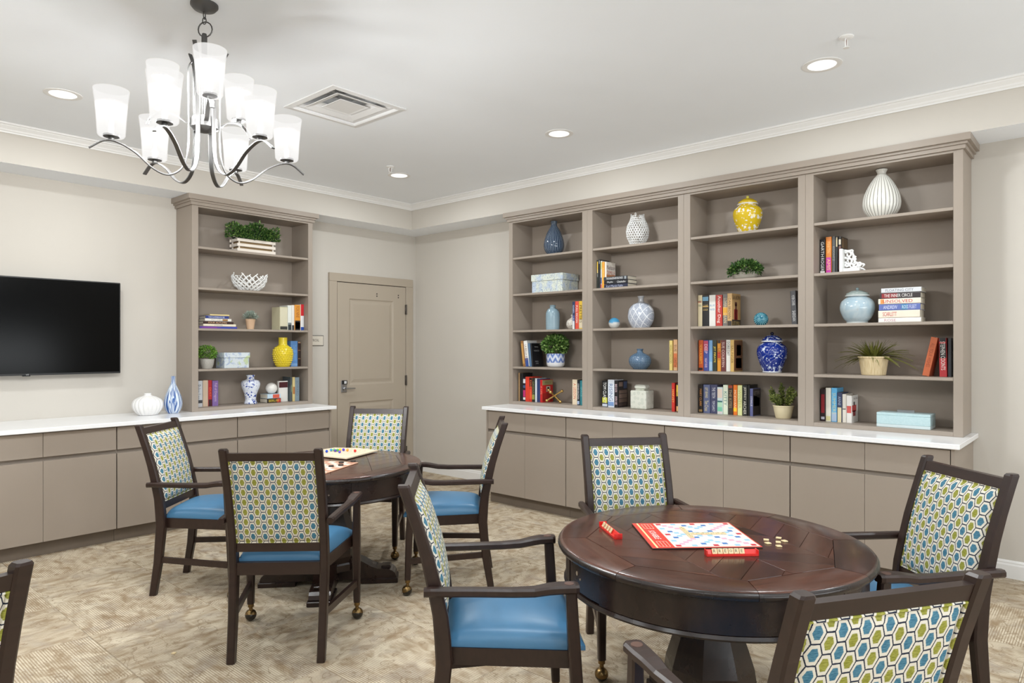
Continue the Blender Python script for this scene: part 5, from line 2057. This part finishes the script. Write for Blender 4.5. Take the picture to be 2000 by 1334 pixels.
t = thing('planter_crate', 'whitewashed slatted crate of boxwood on top shelf of the narrow bookcase', 'plant', M=at(ML, -2.214, -.225, BOT[0]))
M_WW = plain((226, 216, 204), .7)
cw_, cd_ = .193, .070
for z0 in (.0003, .047, .094):
    for y in (-cd_ - .008, cd_):
        MB().box(-cw_, y, z0, cw_, y + .008, z0 + .027, .001).build('slat', M_WW, t)
    for x in (-cw_ + .008, cw_ - .016):
        MB().box(x, -cd_ - .0, z0, x + .008, cd_, z0 + .027, .001).build('slat', M_WW, t)
for x in (-cw_ + .017, cw_ - .029):
    for y in (-cd_, cd_ - .012):
        MB().box(x, y, .0003, x + .012, y + .012, .121, .001).build('corner_post', M_WW, t)
MB().box(-cw_ + .030, -cd_ + .014, .002, cw_ - .030, cd_ - .014, .110).build('burlap_liner', plain((150, 126, 92), .9), t)
MB().tube([(-cw_ + .02, -.05, .123), (-cw_ - .006, -.02, .140), (-cw_ + .012, .05, .132)], .003, 6).build('rope_handle', M_WW, t)


def hedge(r):
    x = r.uniform(-.225, .225)
    y = r.uniform(-.085, .085)
    zt_ = .250 + .028 * math.sin(x * 23 + 1.2) + .012 * math.sin(x * 61)
    k = r.random()
    if k < .5:
        return (x, -.075 - r.random() * .014, r.uniform(.118, zt_ - .01)), (0, -1, .4)
    if k < .9:
        return (x, y, zt_ - r.random() * .03), (0, -.2, 1)
    s = 1 if r.random() < .5 else -1
    return (s * .222, y, r.uniform(.13, zt_)), (s, 0, .4)


foliage(t, 2300, hedge, .024, G2, 9)
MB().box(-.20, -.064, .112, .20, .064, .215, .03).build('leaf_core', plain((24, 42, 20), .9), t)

t = thing('small_topiary', 'small bright green topiary in a grey textured pot, narrow bookcase', 'plant', M=at(ML, -2.655, -.225, BOT[3]))


def crosshatch():
    tt = NT('grey_incised_pot')
    x, y, z = tt.xyz()
    a = tt.m('ARCTAN2', y, x)
    s = tt.m('MULTIPLY', tt.m('SINE', tt.m('ADD', tt.m('MULTIPLY', a, 16.0), tt.m('MULTIPLY', z, 90.0))), tt.m('SINE', tt.m('SUBTRACT', tt.m('MULTIPLY', a, 16.0), tt.m('MULTIPLY', z, 90.0))))
    return tt.out(tt.mix(tt.step(tt.m('ABSOLUTE', s), .16, .06), lin((186, 182, 174)), lin((116, 112, 106))), .6)


pot(t, [(.040, .001), (.044, .004), (.056, .04), (.062, .085), (.060, .088)], crosshatch(), .052, .078)
foliage(t, 1100, dome(0, .142, .080, .080, .068, -.7, .55), .017, G3, 13)

t = thing('potted_succulent', 'small grey-green succulent in a tan clay pot, narrow bookcase', 'plant', M=at(ML, -2.226, -.20, BOT[2]))
pot(t, [(.030, .001), (.032, .004), (.040, .06), (.045, .098), (.042, .100)], plain((206, 172, 140), .7), .037, .092)


def rosette(r):
    a, e = r.uniform(0, 2 * PI), r.uniform(.15, 1.5)
    d = Vector((math.cos(a) * math.cos(e), math.sin(a) * math.cos(e), math.sin(e)))
    k = r.uniform(.02, .058)
    return (d.x * k * 1.15, d.y * k, .098 + d.z * k * .95), d


foliage(t, 420, rosette, .036, G4, 17, .24)

t = thing('spiky_plant', 'spiky olive grass plant in a cream wooden tub, rightmost bay', 'plant', M=at(MR, 5.146, -.19, BOT[3]))


def tubmat():
    tt = NT('cream_weathered_tub')
    x, y, z = tt.xyz()
    a = tt.m('ARCTAN2', y, x)
    n = tt.noise(3, 3, tt.comb(tt.m('MULTIPLY', a, 6.0), 0.0, tt.m('MULTIPLY', z, 6.0)))
    return tt.out(tt.mix(tt.step(n, .35, .7), lin((222, 204, 166)), lin((196, 172, 128))), .7)


M_TUB = tubmat()
pot(t, [(.074, .001), (.077, .004), (.087, .07), (.095, .118), (.100, .122), (.100, .130), (.095, .131)], M_TUB, .086, .118)
r = random.Random(4)
for k in range(230):
    a = r.uniform(0, 2 * PI)
    e = r.uniform(.05, 1.35)
    L = r.uniform(.13, .25) * (1 - .28 * max(0, e - .5))
    d = Vector((math.cos(a) * math.cos(e), math.sin(a) * math.cos(e) * .56, math.sin(e)))
    s = Vector((-math.sin(a), math.cos(a), 0))
    w0 = r.uniform(.007, .013)
    p0 = Vector((math.cos(a) * .03, math.sin(a) * .03, .118))
    vs_ = []
    for q in range(6):
        u = q / 5
        c_ = p0 + d * L * u + Vector((0, 0, -1)) * (L * .42 * u * u * (1 - .4 * math.sin(e)))
        hw_ = w0 * (1 - u) ** .7 * .5 + .0002
        vs_ += [c_ - s * hw_, c_ + s * hw_ + Vector((0, 0, .002))]
    MB().add(vs_, [(2 * q, 2 * q + 1, 2 * q + 3, 2 * q + 2) for q in range(5)], smooth=True).build('blade', G5, t, recalc=False)

t = thing('potted_herb', 'bushy olive-green herb in a cream pot at bottom of the third bay', 'plant', M=at(MR, 4.520, -.19, BOT[4]))
pot(t, [(.052, .001), (.055, .004), (.066, .05), (.073, .088), (.076, .091), (.076, .098), (.072, .099)], plain((214, 200, 164), .6), .064, .088)
r = random.Random(2)
stems = []
b = MB()
for k in range(26):
    a, e = r.uniform(0, 2 * PI), r.uniform(.5, 1.45)
    L = r.uniform(.09, .168)
    d = Vector((math.cos(a) * math.cos(e), math.sin(a) * math.cos(e), math.sin(e)))
    p0 = Vector((math.cos(a) * .022, math.sin(a) * .022, .085))
    stems.append((p0, d, L))
    b.tube([p0, p0 + d * L * .5 + Vector((0, 0, .006)), p0 + d * L], .0014, 4)
b.build('stems', plain((84, 80, 44), .7), t, props={'kind': 'stuff'})


def sprig(r):
    p0, d, L = r.choice(stems)
    u = r.uniform(.15, 1.02)
    return tuple(p0 + d * L * u), d * .6 + Vector((r.gauss(0, .5), r.gauss(0, .5), r.gauss(.1, .4)))


foliage(t, 1900, sprig, .023, G6, 6, .42)
